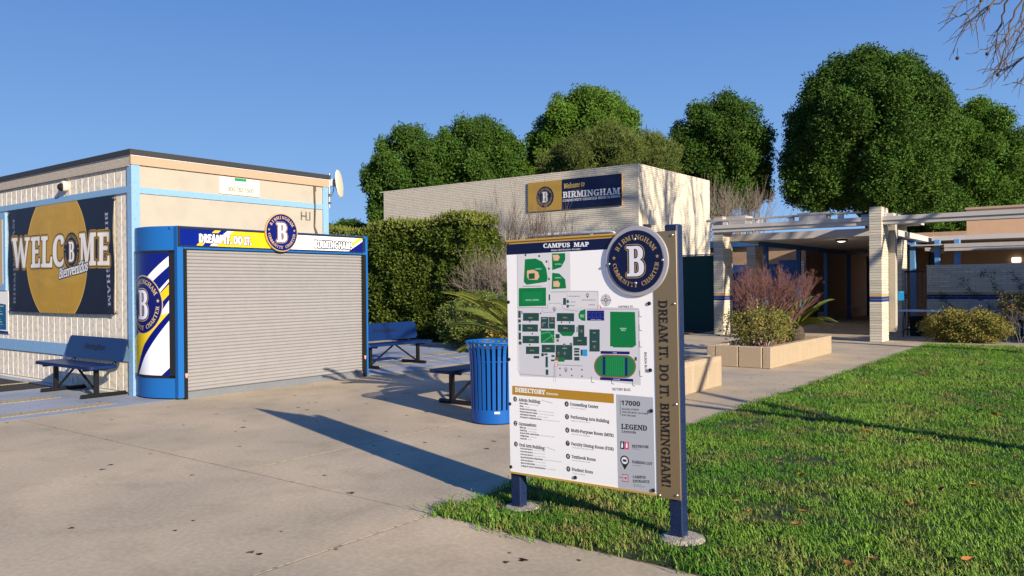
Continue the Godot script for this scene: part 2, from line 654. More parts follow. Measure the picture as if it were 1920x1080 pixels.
	leaf("leaf_hedge", 0.42, 0.35)
	leaf("leaf_soft", 0.6, 0.4)
	leaf("grass_blade", 0.55, 0.55)
	mat("bark", lin(0.16, 0.12, 0.085), 0.95)
	relief(grain(M.bark, noise_tex(0.06, [[0.0, g3(0.5)], [1.0, g3(1.0)]], 4, 256, FastNoiseLite.TYPE_SIMPLEX_SMOOTH, 41), 0.6), fine, 1.5)
	mat("twig_grey", lin(0.20, 0.165, 0.13), 0.9)
	mat("twig_dark", lin(0.11, 0.085, 0.07), 0.9)
	mat("twig_red", lin(0.17, 0.085, 0.075), 0.9)
	mat("seed_ball", lin(0.07, 0.035, 0.022), 1.0)
	mat("fallen_leaf", lin(0.36, 0.15, 0.035), 0.7)
	mat("fallen_leaf_brown", lin(0.20, 0.10, 0.04), 0.8)

func leaf(key: String, rough: float, back: float) -> StandardMaterial3D:
	var m := mat(key, Color.WHITE, rough, 0.0, 0.2)
	m.vertex_color_use_as_albedo = true
	m.backlight_enabled = true
	m.backlight = Color(back * 0.9, back, back * 0.3)
	m.cull_mode = BaseMaterial3D.CULL_DISABLED
	return m

func concrete_material() -> void:
	# 16 m of worn concrete: cloudy tone, dirt patches, fine grain and trodden gum
	var size := 2048
	var a := FastNoiseLite.new()
	a.seed = 3
	a.frequency = 0.0035
	a.fractal_octaves = 5
	var b := FastNoiseLite.new()
	b.seed = 9
	b.frequency = 0.16
	b.fractal_octaves = 3
	var e := FastNoiseLite.new()
	e.seed = 17
	e.frequency = 0.012
	e.fractal_octaves = 4
	var da := a.get_seamless_image(size, size).get_data()
	var db := b.get_seamless_image(size, size).get_data()
	var de := e.get_seamless_image(size, size).get_data()
	var out := PackedByteArray()
	out.resize(size * size * 3)
	for i in size * size:
		var cloud := da[i] / 255.0
		var g := db[i] / 255.0
		var d := de[i] / 255.0
		var t := 0.84 + 0.15 * cloud
		t -= 0.05 * clampf((0.46 - d) * 3.0, 0.0, 1.0)
		t += 0.11 * (g - 0.5)
		var warm := 0.02 * (cloud - 0.5)
		out[i * 3] = clampi(int((t + warm) * 255.0), 0, 255)
		out[i * 3 + 1] = clampi(int(t * 252.0), 0, 255)
		out[i * 3 + 2] = clampi(int((t - warm) * 246.0), 0, 255)
	var im := Image.create_from_data(size, size, false, Image.FORMAT_RGB8, out)
	var r := RandomNumberGenerator.new()
	r.seed = 5
	for k in 420:
		var cx := r.randi_range(20, size - 20)
		var cy := r.randi_range(20, size - 20)
		var rad := r.randf_range(0.8, 2.6) if k % 3 else r.randf_range(2.0, 3.8)
		var ph := r.randf() * TAU
		var tone := r.randf_range(0.12, 0.5)
		for y in range(-6, 7):
			for x in range(-6, 7):
				var q := Vector2(x, y)
				var edge := rad * (1.0 + 0.25 * sin(3.0 * q.angle() + ph) + 0.15 * sin(5.0 * q.angle() - ph))
				if q.length() < edge:
					var old := im.get_pixel(cx + x, cy + y)
					im.set_pixel(cx + x, cy + y, old * tone)
	M.concrete_picture = ImageTexture.create_from_image(im)
	grain(mat("concrete", lin(0.61, 0.51, 0.365), 0.92, 0.0, 0.15), M.concrete_picture, 16.0)
	relief(M.concrete, M.fine, 0.0)
	M.concrete.heightmap_enabled = false
	grain(mat("concrete_edge", lin(0.50, 0.43, 0.34), 0.92), M.concrete_picture, 16.0)
	grain(mat("blue_paint", lin(0.38, 0.43, 0.52), 0.85), M.concrete_picture, 16.0)
	grain(mat("joint", lin(0.24, 0.185, 0.125), 1.0), M.concrete_picture, 3.0)

# ---------------------------------------------------------------- ground
func ground() -> void:
	var b := MB.new()
	b.quad(Vector3(-400, -0.12, -400), Vector3(400, -0.12, -400), Vector3(400, -0.12, 400), Vector3(-400, -0.12, 400), Vector3.UP)
	structure(put("ground", b, M.soil), "bare earth under and around the school grounds")
	b = MB.new()
	b.quad(Vector3(-30, -0.0015, -40), Vector3(60, -0.0015, -40), Vector3(60, -0.0015, 20), Vector3(-30, -0.0015, 20), Vector3.UP)
	structure(put("joint_bed", b, M.joint), "dirt filled joints between the concrete slabs")
	var plaza := Node3D.new()
	plaza.name = "plaza"
	add_child(plaza)
	structure(plaza, "worn beige concrete plaza slabs with dirt filled joints")
	var walk := Node3D.new()
	walk.name = "walkway"
	add_child(walk)
	structure(walk, "concrete walkway along the lawn towards the brick piers")
	var g := 0.006
	var xs := [-26.0, -8.0, 3.95]
	for i in 2:
		for zz in [[-3.69, 20.0], [-10.37, -3.69]]:
			slab(plaza, xs[i], xs[i + 1], zz[0], zz[1], g, M.concrete)
	slab(plaza, 3.95, 8.2, -10.37, -5.88, g, M.concrete)
	slab(plaza, 3.95, 8.2, -5.88, -3.69, g, M.concrete)
	var wx := [8.2, 12.7, 15.1, 18.2, 21.9, 27.0, 34.0, 46.0]
	for i in wx.size() - 1:
		slab(walk, wx[i], wx[i + 1], -10.37, -5.88, g, M.concrete)
		slab(walk, wx[i], wx[i + 1], -5.88, -3.72, g, M.concrete)
	slab(walk, 21.9, 27.0, -3.72, 2.5, g, M.concrete_edge)
	slab(walk, 27.0, 46.0, -3.72, 2.5, g, M.concrete_edge)
	var paint := Node3D.new()
	paint.name = "painted_pavement"
	add_child(paint)
	structure(paint, "pale blue painted pavement with faded yellow stripes")
	slab(paint, -8.0, 5.6, -13.35, -10.37, g, M.blue_paint)
	slab(paint, 5.6, 15.0, -16.0, -10.37, g, M.blue_paint)
	b = MB.new()
	for s in [[2.0, 5.25, -10.80, 0.27], [1.0, 5.1, -12.10, 0.30], [9.5, 14.2, -12.2, 0.30], [9.6, 13.2, -11.35, 0.16]]:
		b.box(Vector3((s[0] + s[1]) * 0.5, 0.001, s[2]), Vector3(s[1] - s[0], 0.004, s[3]))
	put("yellow_stripe", b, M.line_paint, paint)
	b = MB.new()
	b.box(Vector3(-1.3, -0.03, -26.0), Vector3(13.8, 0.06, 25.28))
	structure(put("asphalt", b, M.asphalt), "dark asphalt beside the portable classroom")
	b = MB.new()
	b.box(Vector3(3.5, 0.003, -14.3), Vector3(4.3, 0.004, 0.1))
	structure(put("asphalt_line", b, M.line_paint), "thin pale line painted on the asphalt")
	# soil beds
	b = MB.new()
	b.span(Vector3(15.02, -0.1, -26.0), Vector3(24.4, 0.03, -10.4))
	structure(put("planting_bed", b, M.soil), "brown soil bed under the hedge")
	b = MB.new()
	b.span(Vector3(14.86, -0.1, -22.0), Vector3(15.0, 0.09, -10.45))
	structure(put("kerb", b, M.concrete_edge), "low concrete kerb in front of the hedge bed")

func slab(parent: Node3D, x0: float, x1: float, z0: float, z1: float, gap: float, m: Material) -> void:
	var b := MB.new()
	b.cbox(Vector3((x0 + x1) * 0.5, -0.05, (z0 + z1) * 0.5), Vector3(x1 - x0 - gap * 2.0, 0.1, z1 - z0 - gap * 2.0), 0.0008)
	put("slab", b, m, parent)

# ---------------------------------------------------------------- portable classroom on the left
func portable_building() -> void:
	var x0 := 5.79
	var x1 := 9.32
	var z1 := -11.235
	var z0 := -22.9
	var h := 3.52
	var t := thing("portable_building", "cream portable classroom with light blue trim and dark flat roof edge", "building", Vector3((x0 + x1) * 0.5, 0, (z0 + z1) * 0.5))
	var b := MB.new()
	b.span(Vector3(x0 + 0.02, 0, z0), Vector3(x1, h - 0.08, z1 - 0.02))
	world_put("wall", b, M.groove, t).set_meta("label", "wall sheathing behind the siding boards")
	# upright siding boards on the side that faces the camera's left
	var pitch := 0.2035
	var k := 0
	var z := z1 - 0.11
	var bm := MB.new()
	bm.cbox(Vector3.ZERO, Vector3(0.016, 3.28, pitch - 0.014), 0.004)
	var board_mesh := bm.mesh()
	while z - pitch > z0:
		inst("siding_board", board_mesh, M.board, t, t.transform.affine_inverse() * Transform3D(Basis(), Vector3(x0 + 0.012, 1.68, z - pitch * 0.5)))
		z -= pitch
		k += 1
	b = MB.new()
	b.span(Vector3(x0 + 0.1, 0.02, z1 - 0.02), Vector3(x1 - 0.1, 3.33, z1))
	world_put("end_wall", b, M.cream, t).set_meta("label", "smooth cream end wall facing the sun")
	# blue trim
	for s in [[Vector3(x0 - 0.022, 2.925, z0), Vector3(x0 + 0.004, 3.02, z1 - 0.1)], [Vector3(x0 - 0.022, 0.485, z0), Vector3(x0 + 0.004, 0.67, z1 - 0.1)], [Vector3(x0 + 0.1, 2.915, z1), Vector3(x1 - 0.1, 3.005, z1 + 0.018)]]:
		b = MB.new()
		b.span(s[0], s[1])
		world_put("trim_band", b, M.light_blue, t)
	for s in [[Vector3(x0 - 0.024, 0, z1 - 0.1), Vector3(x0 + 0.02, 3.34, z1 + 0.022)], [Vector3(x0 + 0.02, 0, z1 - 0.02), Vector3(x0 + 0.1, 3.34, z1 + 0.022)], [Vector3(x1 - 0.1, 0, z1 - 0.1), Vector3(x1 + 0.022, 3.34, z1 + 0.022)]]:
		b = MB.new()
		b.span(s[0], s[1])
		world_put("corner_trim", b, M.light_blue, t)
	# eaves
	b = MB.new()
	b.span(Vector3(x0 - 0.035, 3.30, z0), Vector3(x0 + 0.05, 3.44, z1 - 0.02))
	world_put("fascia", b, M.tan_trim_dull, t)
	b = MB.new()
	b.span(Vector3(x0 - 0.035, 3.32, z1 - 0.02), Vector3(x1 + 0.03, 3.445, z1 + 0.035))
	world_put("fascia", b, M.tan_trim, t)
	b = MB.new()
	b.span(Vector3(x0 - 0.042, 3.442, z0 - 0.02), Vector3(x1 + 0.036, 3.46, z1 + 0.042))
	world_put("drip_edge", b, M.drip_edge, t)
	b = MB.new()
	b.span(Vector3(x0 - 0.06, 3.46, z0 - 0.04), Vector3(x1 + 0.045, 3.535, z1 + 0.06))
	world_put("roof", b, M.roof_edge, t)
	# window at the edge of the picture
	var wz := -15.62
	b = MB.new()
	for s in [[Vector3(x0 - 0.03, 1.52, wz - 1.2), Vector3(x0 + 0.02, 1.62, wz)], [Vector3(x0 - 0.03, 2.80, wz - 1.2), Vector3(x0 + 0.02, 2.90, wz)], [Vector3(x0 - 0.03, 1.62, wz - 0.08), Vector3(x0 + 0.02, 2.80, wz)], [Vector3(x0 - 0.03, 1.62, wz - 1.2), Vector3(x0 + 0.02, 2.80, wz - 1.12)]]:
		b.span(s[0], s[1])
	var wf := world_put("window", b, M.light_blue, t)
	b = MB.new()
	b.span(Vector3(x0 - 0.026, 1.62, wz - 1.12), Vector3(x0 - 0.004, 2.80, wz - 0.08))
	sub_put("pane", b, mat("window_blind", lin(0.50, 0.37, 0.20), 0.6), wf)
	b = MB.new()
	b.span(Vector3(x0 - 0.03, 1.64, wz - 0.135), Vector3(x0 - 0.012, 2.78, wz - 0.08))
	sub_put("frame", b, M.white_paint, wf)
	# cables down the end wall
	b = MB.new()
	b.tube([Vector3(9.03, 3.33, z1 + 0.02), Vector3(9.035, 2.9, z1 + 0.034), Vector3(9.03, 2.60, z1 + 0.02), Vector3(9.10, 2.35, z1 + 0.02)], [0.013], 6)
	b.tube([Vector3(9.055, 3.33, z1 + 0.02), Vector3(9.06, 3.24, z1 + 0.02), Vector3(9.04, 3.2, z1 + 0.02)], [0.008], 6)
	b.tube([Vector3(9.035, 2.60, z1 + 0.02), Vector3(9.16, 2.35, z1 + 0.02)], [0.009], 6)
	world_put("cable", b, M.cable, t)
	# room number
	b = MB.new()
	for s in [[8.76, 0.0, 0.02, 0.15], [8.86, 0.0, 0.02, 0.15], [8.81, 0.065, 0.10, 0.02], [8.897, 0.0, 0.02, 0.02], [8.94, 0.0, 0.018, 0.15]]:
		b.box(Vector3(s[0], 2.70 + s[1] + s[3] * 0.5, z1 + 0.004), Vector3(s[2], s[3], 0.008))
	world_put("room_number", b, M.cable, t)

	# company sign on the end wall
	var c := canvas(0.73, 0.27, 900, s8(214, 206, 188), "z", z1, 7.175, 3.298)
	c.px([[438.5, 333], [461, 335], [461, 341], [438.5, 339]], s8(25, 130, 90))
	c.fit("800.782.1500", sans_light, 427, 358, 474, 362, 8, s8(70, 66, 60), 0.8)
	c.line(c.p(440, 345), c.p(462, 347), 6.0, s8(178, 172, 156))
	c.line(c.p(429, 362.5), c.p(473, 366.5), 7.0, s8(160, 154, 140))
	var o := thing("phone_sign", "small white notice with green strip and phone number high on cream wall", "sign", Vector3(7.54, 3.16, z1 + 0.01))
	plate(o, "plate", 0.73, 0.27, 0.012, print_mat("phone_print", c, 0.6), M.white_paint, Vector3(0, 0, 1))

	# security camera
	o = thing("security_camera", "cream dome security camera under the eave of portable classroom", "camera", Vector3(x0, 3.17, -13.27))
	b = MB.new()
	b.lathe([Vector2(0, 0.0), Vector2(0.075, 0.0), Vector2(0.085, 0.03), Vector2(0.085, 0.06), Vector2(0.075, 0.085), Vector2(0.0, 0.09)], 20, Vector3.ZERO, Basis(Vector3(0, 0, 1), PI / 2))
	put("housing", b, M.cream_plastic, o)
	b = MB.new()
	b.lathe([Vector2(0.066, 0.0), Vector2(0.062, 0.03), Vector2(0.045, 0.055), Vector2(0.02, 0.068), Vector2(0, 0.07)], 18, Vector3(-0.075, -0.015, -0.005), Basis(Vector3(0, 0, 1), PI / 2 + 0.35))
	put("dome", b, M.black_plastic, o)

	# dish antenna
	o = thing("dish_antenna", "cream round dish antenna on a thin mast at the roof corner", "antenna", Vector3(9.36, 2.95, z1 + 0.03))
	b = MB.new()
	b.tube([Vector3(0, 0.0, 0), Vector3(0, 0.62, 0)], [0.017], 8)
	put("mast", b, M.steel, o)
	b = MB.new()
	b.box(Vector3(0.0, 0.09, 0.0), Vector3(0.05, 0.04, 0.05))
	put("clamp", b, M.cable, o)
	b = MB.new()
	b.box(Vector3(0.0, 0.23, 0.0), Vector3(0.05, 0.05, 0.05))
	put("clamp", b, M.cable, o)
	b = MB.new()
	b.tube([Vector3(0.0, 0.22, 0), Vector3(0.06, 0.24, 0.0), Vector3(0.1, 0.34, 0.0), Vector3(0.1, 0.42, 0.0)], [0.007], 6)
	put("cable", b, M.cable, o)
	b = MB.new()
	b.box(Vector3(0.06, 0.46, 0.0), Vector3(0.10, 0.12, 0.07))
	put("bracket", b, M.white_paint, o)
	b = MB.new()
	var db := Basis(Vector3(0, 1, 0), -0.95) * Basis(Vector3(0, 0, 1), -PI / 2 + 0.10)
	b.lathe([Vector2(0.0, -0.075), Vector2(0.06, -0.072), Vector2(0.14, -0.045), Vector2(0.21, -0.015), Vector2(0.255, 0.0)], 32, Vector3(0.20, 0.45, 0.03), db)
	put("dish", b, M.shutter_bar, o)
	b = MB.new()
	b.lathe([Vector2(0.257, 0.0), Vector2(0.24, 0.016), Vector2(0.14, 0.03), Vector2(0.0, 0.036)], 32, Vector3(0.20, 0.45, 0.03), db)
	put("radome", b, M.cream_plastic, o)

	welcome_banner(x0)
	# torn notice under the window
	c = canvas(0.6, 0.75, 300, s8(232, 228, 220))
	c.poly([Vector2(0, 60), Vector2(150, 70), Vector2(150, 205), Vector2(0, 205)], s8(20, 85, 130))
	for k2 in 9:
		c.poly([Vector2(15, 75 + k2 * 14), Vector2(120 - (k2 * 37) % 50, 77 + k2 * 14), Vector2(120 - (k2 * 37) % 50, 82 + k2 * 14), Vector2(15, 80 + k2 * 14)], s8(60, 165, 180) if k2 % 3 else s8(190, 190, 90))
	c.poly([Vector2(0, 208), Vector2(180, 212), Vector2(180, 225), Vector2(0, 225)], s8(10, 50, 120))
	o = thing("wall_poster", "white and teal poster with curled edge under the window", "poster", Vector3(x0 - 0.012, 1.13, -15.85))
	plate(o, "sheet", 0.6, 0.75, 0.006, print_mat("poster_print", c, 0.6), M.white_paint, Vector3(-1, 0, 0))

func plate(parent: Node3D, called: String, wide: float, high: float, thick: float, face: Material, edge: Material, facing: Vector3) -> MeshInstance3D:
	# a flat printed board centred on its parent; the print is on the side that faces "facing"
	var right := Vector3.UP.cross(facing)
	var up := Vector3.UP
	var f := facing * thick * 0.5
	var b := MB.new()
	b.box(Vector3.ZERO, Vector3(absf(right.x) * wide + absf(facing.x) * thick, high, absf(right.z) * wide + absf(facing.z) * thick))
	var back := put(called, b, edge, parent)
	b = MB.new()
	var q := facing * (thick * 0.5 + 0.0015)
	b.quad_uv(q - right * wide * 0.5 + up * high * 0.5, q + right * wide * 0.5 + up * high * 0.5, q + right * wide * 0.5 - up * high * 0.5, q - right * wide * 0.5 - up * high * 0.5, facing)
	put("print", b, face, back)
	return back

func welcome_banner(x0: float) -> void:
	var pl := x0 - 0.04
	var zl := -15.43
	var wide := 3.76
	var topy := 2.905
	var high := 1.745
	var navy := s8(24, 27, 42)
	var gold := s8(178, 138, 48)
	var c := canvas(wide, high, 400, navy, "x", pl, zl, topy)
	# gold disc
	var mid := (c.p(52, 480) + c.p(168, 480)) * 0.5
	var rx := (c.p(168, 480).x - c.p(52, 480).x) * 0.5
	c.disc(mid, rx, s8(214, 176, 80))
	c.disc(mid, rx * 0.985, gold)
	# pale words printed all over the disc
	var words := ["EFFICACY", "EMPATHY", "VOICE", "COMMUNITY", "PATIENCE", "VALUE", "RESPECT", "GROWTH", "SERVICE", "HONOR"]
	var r := RandomNumberGenerator.new()
	r.seed = 4
	for k in 130:
		var s: String = words[k % words.size()]
		var q := mid + Vector2(r.randf_range(-0.92, 0.92), r.randf_range(-0.95, 0.95)) * rx
		var size := r.randf_range(14, 44)
		var turn := Transform2D(Vector2(size, 0), Vector2(0, -size), q) if r.randf() < 0.65 else Transform2D(Vector2(0, -size), Vector2(-size, 0), q)
		var g: Array = c.glyphs(s, sans)
		var far: Vector2 = turn * Vector2(float(g[1]), 0.7)
		if (far - mid).length() < rx * 0.95 and (q - mid).length() < rx * 0.95:
			c.text(s, sans, turn, gold.lightened(0.07) if k % 2 else gold.darkened(0.05))
	# school name up and down both sides
	var grey := s8(150, 155, 170)
	for e in [[198, 398, 204, 575, "BIRMINGHAM", false], [31, 570, 29, 410, "BIRMINGHAM", true]]:
		var a := c.p(e[0], e[1])
		var d := c.p(e[2], e[3])
		var g: Array = c.glyphs(e[4], serif)
		var ex: Vector2 = (d - a) / float(g[1])
		c.text(e[4], serif, Transform2D(ex, Vector2(-ex.y, ex.x) * -0.62, a), grey if not e[5] else grey.darkened(0.25))
	# big word with outlines
	var cols := [[gold.darkened(0.05), 22.0], [navy, 15.0], [gold, 10.0], [s8(222, 220, 218), 3.0]]
	for kk in cols.size():
		for e in [["W", 24, 501, 58, 501], ["E", 61, 501, 78, 500], ["L", 81, 500, 101, 500], ["C", 103, 499, 123, 499], ["M", 152, 497, 182, 496], ["E", 186, 496, 207, 496]]:
			var cap := 52.0 + 6.0 * (float(e[1]) - 24.0) / 183.0
			c.fit(e[0], serif, e[1], e[2], e[3], e[4], cap, cols[kk][0], cols[kk][1])
	var oc := c.p(137.5, 472)
	c.disc(oc, 132, gold.darkened(0.05), 0.86)
	c.emblem(oc, 124, navy, gold, s8(222, 220, 218), true, 0.86)
	c.fit("Bienvenidos", serif_light, 114, 522, 167, 507, 17, navy, 9.0, 0.25)
	c.fit("Bienvenidos", serif_light, 114, 522, 167, 507, 17, s8(222, 220, 218), 2.5, 0.25)
	var t := thing("welcome_banner", "navy and gold welcome banner stretched over siding of portable classroom", "banner", Vector3(pl, topy - high, zl + wide * 0.5))
	# cloth with pulled corners
	var b := MB.new()
	var nx := 48
	var ny := 24
	var pt := func(i: int, j: int) -> Vector3:
		var s := float(i) / nx
		var q := float(j) / ny
		var sag := 0.012 * sin(q * PI) * sin(s * PI * 9.0) * 0.3 + 0.010 * sin(s * 40.0 + q * 9.0) * pow(absf(s * 2.0 - 1.0), 6.0)
		var edge_in := 0.02 * sin(q * PI) * (1.0 if s < 0.5 else -1.0) * pow(absf(s * 2.0 - 1.0), 8.0)
		return Vector3(-0.012 - 0.02 * sin(s * PI) * sin(q * PI) + sag, high * (1.0 - q) + 0.015 * sin(s * PI) * (0.5 - q), wide * (s - 0.5) + edge_in)
	for j in ny:
		for i in nx:
			var p := [pt.call(i, j), pt.call(i + 1, j), pt.call(i + 1, j + 1), pt.call(i, j + 1)]
			var uv := [Vector2(i, j), Vector2(i + 1, j), Vector2(i + 1, j + 1), Vector2(i, j + 1)]
			for k in [0, 1, 2, 0, 2, 3]:
				var ii: int = i + [0, 1, 1, 0][k]
				var jj: int = j + [0, 0, 1, 1][k]
				var du: Vector3 = pt.call(mini(ii + 1, nx), jj) - pt.call(maxi(ii - 1, 0), jj)
				var dv: Vector3 = pt.call(ii, mini(jj + 1, ny)) - pt.call(ii, maxi(jj - 1, 0))
				var nn := du.cross(dv).normalized()
				if nn.x > 0.0:
					nn = -nn
				b.add(p[k], nn, uv[k] / Vector2(nx, ny))
	put("cloth", b, print_mat("banner_print", c, 0.5), t)
	for e in [[-1, 0], [-1, 1], [1, 0], [1, 1], [0, 0], [0, 1]]:
		b = MB.new()
		b.tube([Vector3(0.04, high * (0.02 + 0.96 * e[1]), e[0] * (wide * 0.5 - 0.03)), Vector3(-0.018, high * (0.02 + 0.96 * e[1]), e[0] * (wide * 0.5 - 0.03))], [0.012], 8)
		put("grommet", b, M.steel, t)

# ---------------------------------------------------------------- kiosk with roll-up shutter
func student_store_kiosk() -> void:
	var zf := -10.25
	var zb := -11.205
	var xl := 5.95
	var xr := 9.385
	var top := 2.40
	var t := thing("shuttered_kiosk", "blue kiosk with closed grey roll-up shutter in front of portable classroom", "kiosk", Vector3((xl + xr) * 0.5, 0, (zf + zb) * 0.5))
	# rounded left end, as an arc in plan from the classroom wall to the front corner
	var arc := []
	for k in 13:
		var s := k / 12.0
		var e := Vector3(5.80, 0, -11.20).lerp(Vector3(xl, 0, zf), s)
		arc.append(e + Vector3(-0.986, 0, 0.156) * 0.15 * sin(s * PI) * (1.0 - 0.25 * s))
	var sheet := func(y0: float, y1: float, s0: int, s1: int, off: float) -> MB:
		var b := MB.new()
		for k in range(s0, s1):
			var a: Vector3 = arc[k]
			var d: Vector3 = arc[k + 1]
			var ta: Vector3 = (arc[mini(k + 1, 12)] - arc[maxi(k - 1, 0)]).normalized()
			var td: Vector3 = (arc[mini(k + 2, 12)] - arc[k]).normalized()
			var na := Vector3(-ta.z, 0, ta.x) * -1.0
			var nd := Vector3(-td.z, 0, td.x) * -1.0
			if na.x > 0.0: na = -na
			if nd.x > 0.0: nd = -nd
			a += na * off
			d += nd * off
			var p := [a + Vector3.UP * y1, d + Vector3.UP * y1, d + Vector3.UP * y0, a + Vector3.UP * y0]
			var u0 := float(k - s0) / (s1 - s0)
			var u1 := float(k + 1 - s0) / (s1 - s0)
			var uv := [Vector2(u0, 0), Vector2(u1, 0), Vector2(u1, 1), Vector2(u0, 1)]
			for q in [0, 1, 2, 0, 2, 3]:
				b.add(p[q], [na, nd, nd, na][q], uv[q])
		return b
	world_put("side_panel", sheet.call(0.02, top, 0, 12, 0.0), M.kiosk_blue, t).set_meta("label", "curved blue metal side of the kiosk")
	# black frame and print on the curved side
	var fr: MB = sheet.call(0.30, 0.335, 0, 11, 0.012)
	for e in [[2.03, 2.065, 0, 11], [0.30, 2.065, 10, 11]]:
		var f2: MB = sheet.call(e[0], e[1], e[2], e[3], 0.012)
		fr.v.append_array(f2.v)
		fr.n.append_array(f2.n)
		fr.t.append_array(f2.t)
		fr.c.append_array(f2.c)
	world_put("poster_frame", fr, M.black_plastic, t)
	var deep := s8(6, 18, 105)
	var navy := s8(14, 20, 92)
	var yellow := s8(245, 178, 20)
	var white := s8(222, 222, 228)
	var gold := s8(196, 172, 110)
	var c := Canvas.new(400, 780, deep)
	c.host = self
	c.poly([Vector2(170, 190), Vector2(400, 20), Vector2(400, 85), Vector2(230, 215)], white)
	c.poly([Vector2(260, 330), Vector2(400, 200), Vector2(400, 265), Vector2(300, 360)], yellow)
	c.poly([Vector2(250, 305), Vector2(400, 165), Vector2(400, 185), Vector2(270, 320)], white)
	c.poly([Vector2(320, 400), Vector2(400, 300), Vector2(400, 450), Vector2(320, 470)], s8(200, 205, 225))
	c.poly([Vector2(0, 780), Vector2(0, 560), Vector2(330, 400), Vector2(400, 380), Vector2(400, 400), Vector2(240, 560), Vector2(90, 780)], s8(222, 190, 30))
	c.poly([Vector2(60, 780), Vector2(180, 590), Vector2(400, 380), Vector2(400, 450), Vector2(210, 660), Vector2(110, 780)], deep)
	c.poly([Vector2(100, 780), Vector2(190, 660), Vector2(400, 430), Vector2(400, 780)], white)
	c.poly([Vector2(340, 780), Vector2(400, 730), Vector2(400, 780)], deep)
	c.emblem(Vector2(165, 330), 190, navy, gold, white, true, 1.0)
	world_put("side_poster", sheet.call(0.335, 2.03, 0, 10, 0.010), print_mat("kiosk_side_print", c, 0.16), t).set_meta("label", "glossy emblem poster with white and yellow stripes on curved side")
	# front frame
	var b := MB.new()
	b.cbox(Vector3(xl - 0.005, top * 0.5 + 0.01, zf - 0.05), Vector3(0.09, top - 0.02, 0.11), 0.008)
	world_put("post", b, M.kiosk_blue, t)
	b = MB.new()
	b.cbox(Vector3(xr - 0.025, top * 0.5 + 0.01, zf - 0.05), Vector3(0.05, top - 0.02, 0.11), 0.006)
	world_put("post", b, M.kiosk_blue, t)
	b = MB.new()
	b.span(Vector3(xl + 0.04, 2.085, zf - 0.09), Vector3(xr - 0.05, 2.125, zf + 0.004))
	b.span(Vector3(xl + 0.04, 2.36, zf - 0.11), Vector3(xr - 0.05, top, zf - 0.002))
	world_put("lintel", b, M.kiosk_blue, t)
	b = MB.new()
	b.span(Vector3(xr - 0.045, 0.0, zb), Vector3(xr, top - 0.01, zf - 0.1))
	world_put("side_wall", b, M.kiosk_blue, t)
	b = MB.new()
	b.span(Vector3(5.86, top - 0.04, zb), Vector3(xr, top - 0.012, zf - 0.11))
	world_put("roof", b, M.kiosk_blue, t)
	# shutter guides
	for e in [[xl + 0.04, xl + 0.085], [xr - 0.115, xr - 0.05]]:
		b = MB.new()
		b.span(Vector3(e[0], 0.0, zf - 0.075), Vector3(e[1], 2.085, zf + 0.012))
		world_put("shutter_guide", b, M.black_plastic, t)
	# shutter slats: each a shallow curved lath
	var sw := xr - 0.115 - (xl + 0.085)
	var pitch := 0.0495
	b = MB.new()
	var prof := []
	for k in 8:
		var a := k / 7.0
		prof.append(Vector2(0.013 * sin(PI * minf(a * 1.15, 1.0)), (a - 0.5) * (pitch - 0.004)))
	for k in 7:
		var p: Vector2 = prof[k]
		var q: Vector2 = prof[k + 1]
		var nn := Vector3(0, p.x - q.x, q.y - p.y).normalized()
		b.quad(Vector3(-sw * 0.5, p.y, p.x), Vector3(sw * 0.5, p.y, p.x), Vector3(sw * 0.5, q.y, q.x), Vector3(-sw * 0.5, q.y, q.x), nn)
	b.quad(Vector3(-sw * 0.5, pitch * 0.5 - 0.002, 0), Vector3(sw * 0.5, pitch * 0.5 - 0.002, 0), Vector3(sw * 0.5, pitch * 0.5 + 0.002, -0.006), Vector3(-sw * 0.5, pitch * 0.5 + 0.002, -0.006), Vector3(0, 0, 1))
	var slat := b.mesh()
	var n := int((2.08 - 0.10) / pitch)
	for k in n:
		inst("shutter_slat", slat, [M.shutter, M.shutter_1][rng.randi_range(0, 1)], t, t.transform.affine_inverse() * Transform3D(Basis(Vector3(1, 0, 0), rng.randf_range(-0.006, 0.006)), Vector3(xl + 0.085 + sw * 0.5, 0.10 + (k + 0.5) * pitch, zf - 0.045 + rng.randf_range(-0.0004, 0.0004))))
	b = MB.new()
	b.span(Vector3(xl + 0.085, 0.0, zf - 0.06), Vector3(xr - 0.115, 0.098, zf - 0.02))
	world_put("bottom_bar", b, M.shutter_bar, t)
	b = MB.new()
	b.span(Vector3(xl + 0.085, 2.06, zf - 0.1), Vector3(xr - 0.115, 2.09, zf - 0.07))
	world_put("shutter_hood", b, M.black_plastic, t)
	for e in [xl + 0.062, xr - 0.09]:
		b = MB.new()
		b.prism(PackedVector2Array([Vector2(-0.022, 0.03), Vector2(0.022, 0.03), Vector2(0.012, -0.03), Vector2(-0.012, -0.03)]), zf + 0.012, zf + 0.018, Transform3D(Basis(), Vector3(e, 0.33, 0)))
		world_put("lock_plate", b, mat("lock_pink", lin(0.62, 0.30, 0.22), 0.5), t)
	# header board
	c = canvas(3.33, 0.245, 520, s8(2, 24, 115), "z", zf, 5.925, 2.37)
	c.px([[485, 428], [520, 430], [690, 441], [690, 476], [520, 468], [430, 465]], s8(250, 185, 30))
	c.px([[520, 425], [690, 438], [690, 480], [520, 472]], s8(228, 228, 232))
	c.px([[650, 473], [684, 449], [690, 449], [690, 480]], deep)
	c.px([[656, 458], [674, 445], [682, 446], [662, 461]], s8(245, 190, 60))
	c.px([[404, 430], [424, 431], [414, 437], [396, 437]], s8(250, 185, 30))
	c.px([[427, 433], [440, 428], [500, 432], [500, 467], [392, 461], [398, 455]], s8(250, 185, 30))
	c.px([[424, 432], [436, 428], [444, 428], [404, 461], [394, 460]], s8(240, 235, 225))
	c.px([[416, 430], [428, 431], [396, 457], [386, 456]], s8(2, 24, 115))
